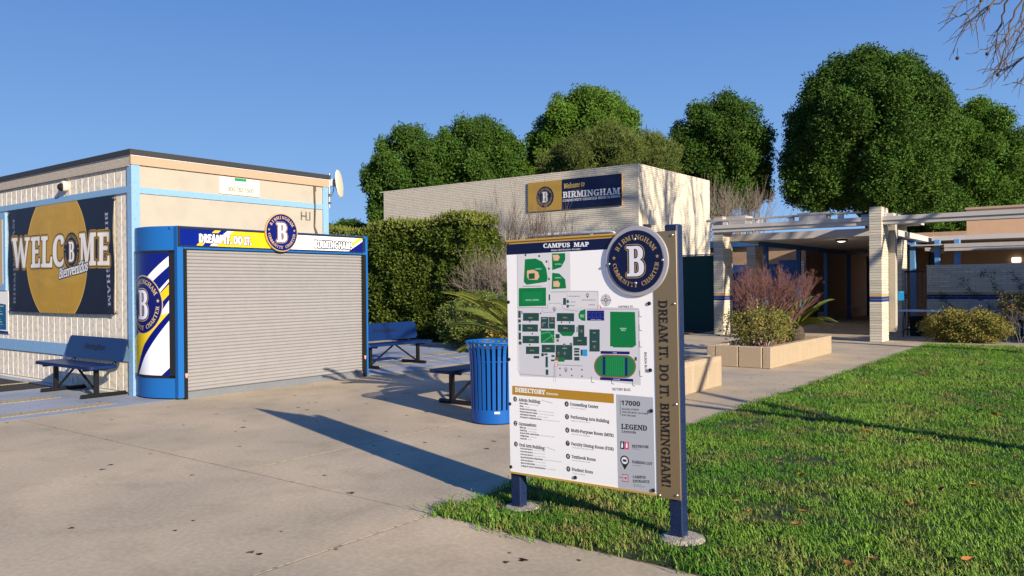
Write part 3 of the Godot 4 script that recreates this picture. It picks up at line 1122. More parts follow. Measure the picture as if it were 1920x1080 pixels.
	c.px([[367, 460], [373, 454], [384, 455], [378, 461]], s8(250, 185, 30))
	c.fit("DREAM IT. DO IT.", sans, 372.5, 454, 470.5, 459.5, 15, s8(20, 25, 70), 7.0)
	c.fit("DREAM IT. DO IT.", sans, 372.5, 454, 470.5, 459.5, 15, s8(238, 238, 240), 2.0)
	c.fit("BIRMINGHAM!", sans, 588.5, 464, 658, 467.5, 13, s8(25, 25, 30), 9.0)
	c.fit("BIRMINGHAM!", sans, 588.5, 464, 658, 467.5, 13, s8(240, 240, 242), 1.0)
	var hb := Node3D.new()
	hb.name = "header_board"
	t.add_child(hb)
	hb.position = Vector3(5.925 + 3.33 * 0.5, 2.2475, zf + 0.008) - t.position
	plate(hb, "board", 3.33, 0.245, 0.014, print_mat("kiosk_header_print", c, 0.3), M.black_plastic, Vector3(0, 0, 1))
	b = MB.new()
	for e in [[Vector3(5.905, 2.362, zf + 0.006), Vector3(9.275, 2.392, zf + 0.022)], [Vector3(5.905, 2.118, zf + 0.006), Vector3(9.275, 2.133, zf + 0.022)], [Vector3(5.905, 2.133, zf + 0.006), Vector3(5.93, 2.362, zf + 0.022)], [Vector3(9.25, 2.133, zf + 0.006), Vector3(9.275, 2.362, zf + 0.022)]]:
		b.span(e[0], e[1])
	sub_put("board_frame", b, M.dull_black, hb)
	# round emblem on the header
	c = Canvas.new(512, 512, s8(14, 22, 95))
	c.host = self
	c.emblem(Vector2(256, 256), 256, s8(14, 22, 95), s8(190, 160, 95), s8(228, 226, 224))
	var em := emblem_disc(t, Vector3(7.577, 2.381, zf + 0.045) - t.position, 0.295, 0.03, Vector3(0, 0, 1), print_mat("kiosk_emblem_print", c, 0.3), M.gold_trim)
	em.set_meta("label", "round navy emblem with white letter over kiosk header")

func emblem_disc(parent: Node3D, where: Vector3, r: float, thick: float, facing: Vector3, face: Material, edge: Material) -> MeshInstance3D:
	var right := Vector3.UP.cross(facing)
	var bs := Basis(right, facing, right.cross(facing))
	var b := MB.new()
	b.lathe([Vector2(0, -thick * 0.5), Vector2(r - 0.003, -thick * 0.5), Vector2(r, -thick * 0.5 + 0.003), Vector2(r, thick * 0.5 - 0.003), Vector2(r - 0.003, thick * 0.5), Vector2(0, thick * 0.5)], 56, Vector3.ZERO, bs)
	var d := put("emblem", b, edge, parent, Transform3D(Basis(), where))
	b = MB.new()
	var f := facing * (thick * 0.5 + 0.0015)
	for k in 56:
		var a := TAU * k / 56.0
		var a2 := TAU * (k + 1) / 56.0
		var p := [f, f + (right * cos(a) + Vector3.UP * sin(a)) * r * 0.985, f + (right * cos(a2) + Vector3.UP * sin(a2)) * r * 0.985]
		var uv := [Vector2(0.5, 0.5), Vector2(0.5 + 0.5 * cos(a), 0.5 - 0.5 * sin(a)), Vector2(0.5 + 0.5 * cos(a2), 0.5 - 0.5 * sin(a2))]
		for q in [0, 2, 1]:
			b.add(p[q], facing, uv[q])
	put("print", b, face, d)
	return d

# ---------------------------------------------------------------- brickwork
const COURSE := 0.0688
const BRICK := 0.312
func brick_at(y: float) -> String:
	if y > 1.195 and y < 1.265: return "brick_gold"
	if y > 1.06 and y < 1.195: return "brick_blue"
	return ""
func brick_face(b: MB, c: Vector3, s: Vector3, facing: Vector3, bev := 0.004) -> void:
	# the visible part of a laid brick: face, chamfered edges, sides
	var right := Vector3.UP.cross(facing)
	var w := s.x * 0.5
	var h := s.y * 0.5
	var d := s.z
	var f := []
	var m := []
	var k := []
	for e in [[-1, 1], [1, 1], [1, -1], [-1, -1]]:
		f.append(c + right * e[0] * (w - bev) + Vector3.UP * e[1] * (h - bev))
		m.append(c + right * e[0] * w + Vector3.UP * e[1] * h - facing * bev)
		k.append(c + right * e[0] * w + Vector3.UP * e[1] * h - facing * d)
	b.quad(f[0], f[1], f[2], f[3], facing)
	var nn := [Vector3.UP, right, Vector3.DOWN, -right]
	for i in 4:
		var j := (i + 1) % 4
		b.quad(f[i], f[j], m[j], m[i], facing + nn[i])
		b.quad(m[i], m[j], k[j], k[i], nn[i])
func brick_pier(called: String, label: String, x: float, z: float, high := 3.49) -> Node3D:
	# a blade of brick 0.75 m deep and 0.30 m thick; x, z is its near left corner
	var t := thing(called, label, "pier", Vector3(x + 0.375, 0, z + 0.15), 0.0, "brick piers at the school entrance")
	var b := MB.new()
	b.box(Vector3(0, high * 0.5, 0), Vector3(0.732, high - 0.01, 0.282))
	put("mortar_core", b, M.mortar, t)
	var n := int(high / COURSE)
	var long := MB.new()
	long.cbox(Vector3.ZERO, Vector3(0.44, COURSE - 0.010, 0.30), 0.004)
	var short := MB.new()
	short.cbox(Vector3.ZERO, Vector3(0.30, COURSE - 0.010, 0.30), 0.004)
	var lm := long.mesh()
	var sm := short.mesh()
	for k in n:
		var y := (k + 0.5) * COURSE
		var special := brick_at(y)
		var flip := -1.0 if k % 2 else 1.0
		for e in [[lm, -0.155 * flip], [sm, 0.225 * flip]]:
			var m: Material = M[special] if special else M["brick_%d" % rng.randi_range(0, 2)]
			inst("brick", e[0], m, t, Transform3D(Basis(), Vector3(e[1], y, rng.randf_range(-0.0015, 0.0015))))
	return t

func brick_building() -> void:
	var x0 := 24.4
	var x1 := 30.4
	var z1 := -13.05
	var z0 := -25.6
	var n := 82
	var h := n * COURSE + 0.05
	var t := thing("brick_building", "tall flat-roofed cream brick building carrying a navy and gold name sign", "building", Vector3((x0 + x1) * 0.5, 0, (z0 + z1) * 0.5))
	var b := MB.new()
	b.span(Vector3(x0 + 0.009, 0, z0 + 0.009), Vector3(x1 - 0.009, h - 0.06, z1 - 0.009))
	world_put("mortar_core", b, M.mortar, t)
	b = MB.new()
	b.span(Vector3(x0 + 0.02, h - 0.06, z0), Vector3(x1, h - 0.045, z1 - 0.02))
	world_put("roof", b, M.roof_edge, t)
	var rest := MB.new()
	var single := 0
	var wm := MB.new()
	brick_face(wm, Vector3.ZERO, Vector3(BRICK - 0.004, COURSE - 0.012, 0.02), Vector3(-1, 0, 0))
	var west := wm.mesh()
	wm = MB.new()
	brick_face(wm, Vector3.ZERO, Vector3(BRICK - 0.004, COURSE - 0.012, 0.02), Vector3(0, 0, 1))
	var south := wm.mesh()
	var hex := MB.new()
	for k in n:
		var y := (k + 0.5) * COURSE
		var off := 0.5 if k % 2 else 0.0
		for side in 2:
			var run := (z1 - z0) if side == 0 else (x1 - x0)
			var i := 0
			while true:
				var a := maxf(0.0, (i - off) * BRICK)
				var e := minf(run, (i + 1 - off) * BRICK)
				i += 1
				if a >= run - 0.02:
					break
				var wide := e - a - 0.004
				var mid := (a + e) * 0.5
				var jut := rng.randf_range(-0.002, 0.002)
				var c := Vector3(x0 - jut, y, z1 - mid) if side == 0 else Vector3(x0 + mid, y, z1 + jut)
				if absf(e - a - BRICK) < 0.001 and k >= n - 17 and i < 11 and single < 298 and y > 4.4:
					single += 1
					inst("brick", west if side == 0 else south, M["tall_brick_%d" % rng.randi_range(0, 2)], t, t.transform.affine_inverse() * Transform3D(Basis(), c))
				else:
					var tone := rng.randf_range(0.93, 1.0)
					rest.tint = Color(0.76, 0.68, 0.53) * tone
					brick_face(rest, c, Vector3(wide, COURSE - 0.012, 0.02), Vector3(-1, 0, 0) if side == 0 else Vector3(0, 0, 1))
	var o := world_put("brick_courses", rest, M.tall_brick, t)
	tag(o, "painted brick courses too far away to pick apart", "", "", "stuff")
	# coping course of upright half bricks
	var cop := MB.new()
	for side in 2:
		var run := (z1 - z0) if side == 0 else (x1 - x0)
		var i := 0
		while i * 0.4 < run - 0.05:
			var mid := i * 0.4 + 0.2
			var c := Vector3(x0 + 0.1, h - 0.026, z1 - mid) if side == 0 else Vector3(x0 + mid, h - 0.026, z1 - 0.1)
			var s := Vector3(0.21, 0.045, 0.388) if side == 0 else Vector3(0.388, 0.045, 0.21)
			cop.cbox(c, s, 0.006)
			i += 1
	world_put("coping", cop, M.tall_brick_1, t)
	# electrical cabinet and conduit on the sunny side
	b = MB.new()
	b.cbox(Vector3(24.95, 3.86, z1 + 0.10), Vector3(0.62, 0.52, 0.20), 0.012)
	var box := world_put("wall_cabinet", b, M.cream_plastic, t)
	b = MB.new()
	b.tube([Vector3(24.8, 3.6, z1 + 0.05), Vector3(24.8, 3.2, z1 + 0.05)], [0.025], 8)
	sub_put("conduit", b, M.shutter_bar, box)
	b = MB.new()
	b.tube([on_x(1000, 442, x0 - 0.1), on_x(1142, 434, x0 - 0.1), on_x(1151, 436, x0 - 0.1), on_x(1156, 446, x0 - 0.1), on_x(1156.5, 480, x0 - 0.1)], [0.055], 10)
	b.box(on_x(1110, 438, x0 - 0.06), Vector3(0.14, 0.16, 0.1))
	world_put("pipe", b, M.white_paint, t).set_meta("label", "white painted pipe along the wall")

	# school name sign
	var navy := s8(15, 24, 58)
	var gold := s8(178, 142, 62)
	var pl := x0 - 0.06
	var zl := -17.72
	var wide := 4.04
	var c := canvas(wide, 1.10, 300, navy, "x", pl, zl, 5.40)
	c.px([[980, 330], [1053, 330], [1053, 410], [980, 410]], gold)
	c.disc(c.p(1021.5, 369.5), 118, navy)
	c.emblem(c.p(1021.5, 369.5), 116, navy, s8(190, 160, 95), s8(225, 225, 225), false)
	c.fit("Welcome to", serif, 1056, 354, 1095, 349, 9, s8(215, 180, 90), 1.0, 0.3)
	c.line(c.p(1071, 357), c.p(1093, 354), 2.0, gold)
	c.fit("BIRMINGHAM", serif, 1055, 371, 1162.5, 363.5, 11, s8(228, 226, 224), 1.5)
	c.fit("COMMUNITY CHARTER HIGH SCHOOL", serif, 1055, 378.5, 1163, 369.5, 4.2, s8(205, 206, 212), 0.6)
	var sg := thing("school_name_sign", "navy and gold name sign with round emblem fixed on brick wall", "sign", Vector3(x0 - 0.025, 4.85, zl + wide * 0.5))
	plate(sg, "board", wide, 1.10, 0.05, print_mat("name_sign_print", c, 0.4), M.gold_trim, Vector3(-1, 0, 0))

# ---------------------------------------------------------------- entrance canopy with brick piers
func entrance_canopy() -> void:
	brick_pier("brick_pier", "cream brick pier with stripe beside the green screened fence", 22.8, -9.68, 3.56)
	var p2 := brick_pier("brick_pier", "tall sunlit cream brick pier standing at lawn corner by walkway", 21.95, -5.08, 3.49)
	brick_pier("brick_pier", "shaded cream brick pier beside the barred gate", 25.75, -5.36, 3.49)
	brick_pier("brick_pier", "shaded cream brick pier behind the purple twiggy shrub", 26.2, -9.95, 2.82)
	# downpipe box on the sunlit pier
	var b := MB.new()
	b.cbox(Vector3(22.83, 1.70, -4.70), Vector3(0.22, 2.94, 0.17), 0.006)
	var dp := put("downpipe", b, M.cream, null)
	tag(dp, "boxed cream downpipe fixed to the sunlit brick pier", "downpipe")
	b = MB.new()
	b.cbox(Vector3(22.76, 0.30, -4.607), Vector3(0.1, 0.1, 0.02), 0.004)
	put("socket_plate", b, M.stucco_brown, dp)
	# high white beam on the piers
	var t := thing("entrance_beam", "long white canopy beam resting on the brick piers", "beam", Vector3(22.2, 3.03, -3.4))
	b = MB.new()
	b.span(Vector3(22.02, 3.13, -9.4), Vector3(22.42, 3.235, 4.0))
	world_put("upper_fascia", b, M.beam_white, t)
	b = MB.new()
	b.span(Vector3(22.06, 3.03, -9.4), Vector3(22.38, 3.128, 4.0))
	world_put("lower_fascia", b, M.beam_white, t)
	b = MB.new()
	for z in [-9.1, -8.4, -7.2, -5.9]:
		b.span(Vector3(22.1, 3.235, z), Vector3(22.2, 3.35, z + 0.14))
	world_put("bracket", b, M.beam_white, t)
	b = MB.new()
	b.span(Vector3(22.08, 3.352, -9.6), Vector3(22.2, 3.40, -5.3))
	world_put("rail", b, M.tan_trim_dull, t)
	b = MB.new()
	b.span(Vector3(22.05, 3.24, -6.9), Vector3(22.6, 3.38, -6.2))
	b.span(Vector3(22.03, 3.38, -6.95), Vector3(22.65, 3.44, -6.1))
	world_put("roof_box", b, M.beam_white, t)
	b = MB.new()
	b.span(Vector3(22.6, 3.22, -9.2), Vector3(24.0, 3.52, -8.6))
	tag(put("roof_vent", b, M.beam_white, null), "small white vent box on the canopy behind left brick pier", "vent")
	# cap slab reaching back over the pier by the gate
	b = MB.new()
	b.span(Vector3(22.45, 3.24, -5.4), Vector3(26.6, 3.34, -4.6))
	tag(put("canopy_slab", b, M.soffit, null), "narrow flat slab bridging the two right brick piers", "canopy")
	# covered walkway running away from the camera
	t = thing("covered_walkway", "flat grey walkway roof on blue steel posts behind the brick piers", "walkway roof", Vector3(33.0, 0, -7.0))
	b = MB.new()
	b.span(Vector3(23.4, 2.85, -9.6), Vector3(43.0, 3.02, -4.9))
	world_put("roof_slab", b, M.soffit, t)
	b = MB.new()
	b.span(Vector3(23.33, 2.82, -9.65), Vector3(23.4, 3.03, -4.85))
	world_put("fascia", b, M.soffit, t)
	for z in [-8.9, -5.2]:
		b = MB.new()
		b.span(Vector3(24.6, 2.70, z - 0.06), Vector3(42.5, 2.85, z + 0.06))
		world_put("steel_beam", b, M.steel_blue, t)
		for k in 6:
			if z > -6.0 and k == 0:
				continue
			b = MB.new()
			b.cbox(Vector3(25.1 + 3.3 * k, 1.35, z), Vector3(0.14, 2.7, 0.14), 0.008)
			world_put("post", b, M.steel_blue, t)
	# lit lamp under the roof
	var lamp := at(1541, 452, 24.0)
	lamp.y = 2.85
	lamp_fitting("ceiling_lamp", "small lit round lamp under the covered walkway roof", Vector3(25.2, 2.85, -6.62))
	# barred gate
	t = thing("barred_gate", "dark steel gate of thin upright bars beside shaded brick wall", "gate", Vector3(26.1, 0, -4.78))
	b = MB.new()
	b.span(Vector3(26.08, 0.1, -5.05), Vector3(26.12, 0.14, -4.5))
	b.span(Vector3(26.08, 1.82, -5.05), Vector3(26.12, 1.87, -4.5))
	world_put("rail", b, M.black_metal, t)
	for k in 5:
		b = MB.new()
		b.tube([Vector3(26.1, 0.1, -5.03 + k * 0.13), Vector3(26.1, 1.85, -5.03 + k * 0.13)], [0.011], 6)
		world_put("bar", b, M.shutter_bar, t)
	# brick garden wall
	t = thing("brick_wall", "low shaded cream brick wall with gold and blue stripe behind table", "wall", Vector3(26.15, 0, -2.0))
	b = MB.new()
	b.span(Vector3(26.014, 0, -4.44), Vector3(26.3, 1.995, 2.4))
	world_put("mortar_core", b, M.mortar, t)
	var wm := MB.new()
	brick_face(wm, Vector3.ZERO, Vector3(BRICK - 0.010, COURSE - 0.010, 0.02), Vector3(-1, 0, 0))
	var one := wm.mesh()
	var rest := MB.new()
	for k in 29:
		var y := (k + 0.5) * COURSE
		var special := brick_at(y)
		var off := 0.5 if k % 2 else 0.0
		for i in 22:
			var a := maxf(0.0, (i - off) * BRICK)
			var e := minf(6.8, (i + 1 - off) * BRICK)
			if e - a < 0.03:
				continue
			var c := Vector3(26.0 + rng.randf_range(-0.002, 0.002), y, -4.44 + (a + e) * 0.5)
			if i < 10 and absf(e - a - BRICK) < 0.001:
				inst("brick", one, M[special] if special else M["brick_%d" % rng.randi_range(0, 2)], t, t.transform.affine_inverse() * Transform3D(Basis(), c))
			else:
				rest.tint = Color(0.64, 0.58, 0.46) * rng.randf_range(0.93, 1.0)
				if special == "brick_gold": rest.tint = Color(0.52, 0.33, 0.12)
				if special == "brick_blue": rest.tint = Color(0.010, 0.035, 0.16)
				brick_face(rest, c, Vector3(e - a - 0.010, COURSE - 0.010, 0.02), Vector3(-1, 0, 0))
	tag(world_put("brick_courses", rest, M.tall_brick, t), "further bricks of the wall", "", "", "stuff")
	b = MB.new()
	b.span(Vector3(25.99, 1.995, -4.46), Vector3(26.32, 2.03, 2.42))
	world_put("coping", b, M.brick_1, t)
	added_shade_block()
	# green screened fence between the brick building and its pier
	t = thing("screened_fence", "dark green fabric screened fence beside the left brick pier", "fence", Vector3(23.6, 0, -11.4))
	for e in [[-9.72, -11.3], [-11.34, -13.02]]:
		b = MB.new()
		b.span(Vector3(23.58, 0.06, e[1]), Vector3(23.60, 2.42, e[0]))
		world_put("screen", b, M.fence_screen, t)
	for z in [-9.7, -11.32, -13.02]:
		b = MB.new()
		b.tube([Vector3(23.64, 0, z), Vector3(23.64, 2.5, z)], [0.03], 8)
		world_put("post", b, M.steel, t)
	b = MB.new()
	b.tube([Vector3(23.64, 2.45, -9.7), Vector3(23.64, 2.45, -13.02)], [0.02], 6)
	world_put("rail", b, M.steel, t)
	# teal wall box on the pier by the gate
	b = MB.new()
	b.cbox(Vector3(23.25, 1.17, -4.60), Vector3(0.62, 0.25, 0.05), 0.006)
	var tb := put("notice_box", b, M.teal, null)
	tag(tb, "teal blue notice box fixed behind the sunlit brick pier", "box")
	b = MB.new()
	b.tube([Vector3(23.2, 1.27, -4.575), Vector3(23.2, 1.27, -4.565)], [0.012], 8)
	put("screw", b, M.white_paint, tb)

func added_shade_block() -> void:
	# added unseen block, shaped so its shadow covers the gate, wall and table
	var t := thing("added_shade_block", "unseen brick block added on the right to shade the brick wall", "building", Vector3(24.5, 0, 3.0))
	var b := MB.new()
	b.box(Vector3(0, 1.95, 0), Vector3(3.0, 3.9, 4.0))
	put("wall", b, M.brick_1, t)
	b = MB.new()
	b.box(Vector3(0, 3.95, 0), Vector3(3.2, 0.1, 4.2))
	put("roof", b, M.beam_white, t)

func lamp_fitting(called: String, label: String, where: Vector3) -> void:
	var t := thing(called, label, "lamp", where)
	var b := MB.new()
	b.lathe([Vector2(0.0, -0.06), Vector2(0.16, -0.06), Vector2(0.17, 0.0), Vector2(0.0, 0.0)], 20)
	put("housing", b, M.dull_black, t)
	b = MB.new()
	b.lathe([Vector2(0.0, -0.095), Vector2(0.09, -0.085), Vector2(0.13, -0.06), Vector2(0.0, -0.058)], 20)
	if not M.has("lamp_glow"):
		var g := mat("lamp_glow", lin(0.8, 0.8, 0.78), 0.4)
		g.emission_enabled = true
		g.emission = Color(1.0, 0.96, 0.88)
		g.emission_energy_multiplier = 0.9
	put("lamp_lens", b, M.lamp_glow, t)
	var l := OmniLight3D.new()
	l.name = "lamp_light"
	l.position = Vector3(0, -0.13, 0)
	l.light_color = Color(1.0, 0.95, 0.86)
	l.light_energy = 0.05
	l.light_size = 0.1
	l.omni_range = 12.0
	l.shadow_enabled = true
	t.add_child(l)

# ---------------------------------------------------------------- school buildings further back
func far_buildings() -> void:
	# left wall behind the walkway posts
	var t := thing("classroom_wall", "brown stucco classroom block with blue doors behind the walkway posts", "building", Vector3(34.0, 0, -12.0))
	var b := MB.new()
	b.span(Vector3(32.0, 0, -16.0), Vector3(43.0, 3.35, -9.75))
	world_put("wall", b, M.stucco_brown, t)
	b = MB.new()
	b.span(Vector3(31.8, 3.05, -16.2), Vector3(43.2, 3.3, -9.6))
	world_put("roof", b, M.steel_blue, t)
	for e in [[-12.75, -11.55], [-11.5, -10.9]]:
		b = MB.new()
		b.cbox(Vector3(31.97, 1.15, (e[0] + e[1]) * 0.5), Vector3(0.07, 2.3, e[1] - e[0]), 0.01)
		var d := world_put("door", b, M.door_blue, t)
		b = MB.new()
		b.span(Vector3(31.925, 1.35, e[0] + 0.16), Vector3(31.936, 2.05, e[1] - 0.16))
		sub_put("panel", b, M.steel_blue, d)
		b = MB.new()
		b.tube([Vector3(31.9, 1.0, e[1] - 0.1), Vector3(31.9, 1.15, e[1] - 0.1)], [0.015], 6)
		sub_put("handle", b, M.steel, d)
	b = MB.new()
	b.cbox(Vector3(31.96, 1.95, -10.42), Vector3(0.06, 1.0, 0.8), 0.01)
	world_put("notice_board", b, M.door_blue, t)
	for k in 9:
		b = MB.new()
		b.box(Vector3(31.97, 1.55 + k * 0.10, -9.98), Vector3(0.05, 0.06, 0.34), Basis(Vector3(0, 0, 1), 0.5))
		world_put("louvre", b, M.white_paint, t)
	# end of the corridor
	t = thing("corridor_end_building", "striped brick block with tan upper wall at walkway end", "building", Vector3(46.0, 0, -7.5))
	b = MB.new()
	b.span(Vector3(46.0, 0, -13.0), Vector3(52.0, 2.5, -1.0))
	world_put("wall", b, M.brick_2, t)
	b = MB.new()
	b.span(Vector3(46.02, 2.5, -13.0), Vector3(52.0, 4.1, -1.0))
	world_put("upper_wall", b, M.stucco_tan, t)
	b = MB.new()
	b.span(Vector3(45.985, 1.195, -13.0), Vector3(46.0, 1.265, -1.0))
	world_put("gold_stripe", b, M.brick_gold, t)
	b = MB.new()
	b.span(Vector3(45.985, 1.06, -13.0), Vector3(46.0, 1.193, -1.0))
	world_put("blue_stripe", b, M.brick_blue, t)
	for k in 20:
		b = MB.new()
		b.box(Vector3(45.97, 0.35 + k * 0.105, -10.2), Vector3(0.05, 0.07, 1.5), Basis(Vector3(0, 0, 1), 0.5))
		world_put("louvre", b, M.white_paint, t)
	b = MB.new()
	b.cbox(Vector3(45.9, 2.95, -11.0), Vector3(0.3, 0.3, 0.4), 0.02)
	world_put("floodlight", b, M.stucco_brown, t)
	# low kerb wall along the corridor
	b = MB.new()
	b.span(Vector3(33.0, 0, -9.6), Vector3(44.0, 0.35, -9.35))
	tag(put("corridor_kerb", b, M.concrete_edge, null), "low concrete kerb wall along the covered walkway", "kerb wall")
	# right: two roofs behind the brick wall
	t = thing("breezeway_roof", "white edged breezeway roof on light blue posts behind brick wall", "canopy", Vector3(28.5, 0, -1.5))
	b = MB.new()
	b.span(Vector3(27.5, 2.66, -5.15), Vector3(29.6, 2.70, 3.0))
	world_put("roof_slab", b, M.soffit, t)
	b = MB.new()
	b.span(Vector3(27.44, 2.48, -4.2), Vector3(27.5, 2.585, 3.0))
	world_put("fascia", b, M.beam_white, t)
	b = MB.new()
	b.span(Vector3(27.42, 2.585, -4.2), Vector3(27.5, 2.70, 3.0))
	world_put("fascia", b, M.beam_white, t)
	for z in [-5.12, -4.42, -3.88]:
		b = MB.new()
		b.cbox(Vector3(27.7, 1.42, z), Vector3(0.16, 2.84, 0.16), 0.01)
		world_put("post", b, mat("pale_steel_blue", lin(0.11, 0.27, 0.50), 0.5) if not M.has("pale_steel_blue") else M.pale_steel_blue, t)
	b = MB.new()
	b.span(Vector3(27.55, 2.5, -4.75), Vector3(31.0, 2.62, -4.6))
	world_put("cross_beam", b, M.beam_white, t)
	t = thing("rear_classroom", "dark shaded classroom under a white roof edge behind brick wall", "building", Vector3(32.0, 0, 0.0))
	b = MB.new()
	b.span(Vector3(30.2, 0, -4.7), Vector3(36.0, 2.9, 5.0))
	world_put("wall", b, M.stucco_brown, t)
	b = MB.new()
	b.span(Vector3(29.0, 2.88, -4.8), Vector3(36.0, 3.03, 5.0))
	world_put("roof", b, M.beam_white, t)
	b = MB.new()
	b.cbox(Vector3(30.12, 2.22, -2.55), Vector3(0.12, 0.17, 0.26), 0.02)
	world_put("wall_lamp", b, M.lamp_glow, t)
	t = thing("tan_hall", "plain tan stucco hall rising behind the white canopy beam", "building", Vector3(37.0, 0, 0.0))
	b = MB.new()
	b.span(Vector3(34.0, 2.9, -4.45), Vector3(42.0, 4.22, 8.0))
	world_put("wall", b, M.stucco_tan, t)
	b = MB.new()
	b.span(Vector3(33.94, 4.22, -4.5), Vector3(42.0, 4.30, 8.0))
	world_put("roof_edge", b, M.tan_trim, t)
	b = MB.new()
	b.span(Vector3(36.0, 0, -4.4), Vector3(42.0, 2.9, 8.0))
	world_put("lower_wall", b, M.stucco_tan, t)
	t = thing("gabled_shed", "small tan gabled roof peeping out beside the shaded pier", "shed", Vector3(36.5, 0, -7.0))
	b = MB.new()
	b.prism(PackedVector2Array([Vector2(-1.1, 0), Vector2(1.1, 0), Vector2(1.1, 2.9), Vector2(0.45, 3.45), Vector2(-1.1, 3.45)]), -1.5, 1.5, Transform3D(Basis(Vector3(0, 1, 0), -PI / 2), Vector3(0, 0, 0)))
	put("wall", b, M.stucco_tan, t)

# ---------------------------------------------------------------- planters
func planters() -> void:
	planter("stone_planter", "pebbled concrete planter with joints holding the purple twiggy shrub", 14.13, 17.95, -6.15, -4.93, 0.39)
	planter("stone_planter", "pebbled concrete planter behind the campus map sign", 7.9, 11.45, -6.3, -4.74, 0.455)

func planter(called: String, label: String, x0: float, x1: float, z0: float, z1: float, h: float) -> void:
	var t := thing(called, label, "planter", Vector3((x0 + x1) * 0.5, 0, (z0 + z1) * 0.5))
	var w := 0.16
	var b := MB.new()
	b.span(Vector3(x0 + w - 0.01, 0, z0 + w - 0.01), Vector3(x1 - w + 0.01, h - 0.10, z1 - w + 0.01))
	world_put("soil", b, M.soil, t)
	# precast blocks with open joints
	for side in 4:
		var along_x := side % 2 == 0
		var a := x0 if along_x else z0 + w + 0.003
		var e := x1 if along_x else z1 - w - 0.003
		var n := int(round((e - a) / 0.51))
		n = maxi(n, 2)
		for k in n:
			var p0 := lerpf(a, e, float(k) / n)
			var p1 := lerpf(a, e, float(k + 1) / n)
			var mid := (p0 + p1) * 0.5
			var len := p1 - p0 - 0.008
			var c := Vector3(mid, h * 0.5, z1 - w * 0.5 if side == 0 else z0 + w * 0.5) if along_x else Vector3(x0 + w * 0.5 if side == 1 else x1 - w * 0.5, h * 0.5, mid)
			var s := Vector3(len, h, w) if along_x else Vector3(w, h, len)
			var bb := MB.new()
			bb.cbox(c, s, 0.014)
			world_put("block", bb, M.planter_stone, t)

# ---------------------------------------------------------------- leaves and twigs
func leaf_cluster(n: int, spread: float, long: float, wide: float, sd: int, droop := 0.0) -> ArrayMesh:
	var r := RandomNumberGenerator.new()
	r.seed = sd
	var b := MB.new()
	for k in n:
		var d := Vector3(r.randf_range(-1, 1), r.randf_range(-0.6, 1), r.randf_range(-1, 1)).normalized()
		var o := Vector3(r.randf_range(-1, 1), r.randf_range(-1, 1), r.randf_range(-1, 1)) * spread
		d = (d + Vector3.DOWN * droop).normalized()
		var side := d.cross(Vector3(r.randf_range(-1, 1), r.randf_range(-1, 1), r.randf_range(-1, 1))).normalized()
		var nn := d.cross(side).normalized()
		if nn.y < 0.0:
			nn = -nn
		var l := long * r.randf_range(0.7, 1.25)
		var w := wide * r.randf_range(0.7, 1.25) * 0.5
		b.tint = Color.WHITE * r.randf_range(0.75, 1.15)
		var m := o + d * l * 0.45 + nn * l * 0.06
		b.tri(o, m + side * w, o + d * l, nn)
		b.tri(o, o + d * l, m - side * w, nn)
	return b.mesh()
func turned(r: RandomNumberGenerator) -> Basis:
	return Basis(Vector3(r.randf_range(-1, 1), r.randf_range(-1, 1), r.randf_range(-1, 1)).normalized(), r.randf() * TAU)
func branch(b: MB, r: RandomNumberGenerator, p: Vector3, d: Vector3, len: float, rad: float, left: int, spread: float, lift: float, kids := 3, tips: Array = []) -> void:
	var side := Vector3(r.randf_range(-1, 1), r.randf_range(-0.4, 0.4), r.randf_range(-1, 1))
	var m := p + d * len * 0.5 + side * len * 0.09
	var e := p + d * len + side * len * 0.05 + Vector3.UP * lift * len * 0.25
	b.tube([p, m, e], [rad, rad * 0.82, rad * 0.62], 4 if rad < 0.03 else 7, false)
	if left <= 0:
		tips.append(e)
		return
	for k in kids:
		var q: Vector3 = m.lerp(e, r.randf_range(0.1, 1.0)) if k else e
		var nd := (d + Vector3(r.randf_range(-1, 1), r.randf_range(-0.7, 0.9), r.randf_range(-1, 1)) * spread + Vector3.UP * lift * 0.3).normalized()
		branch(b, r, q, nd, len * r.randf_range(0.58, 0.85), rad * 0.60, left - 1, spread, lift, kids, tips)

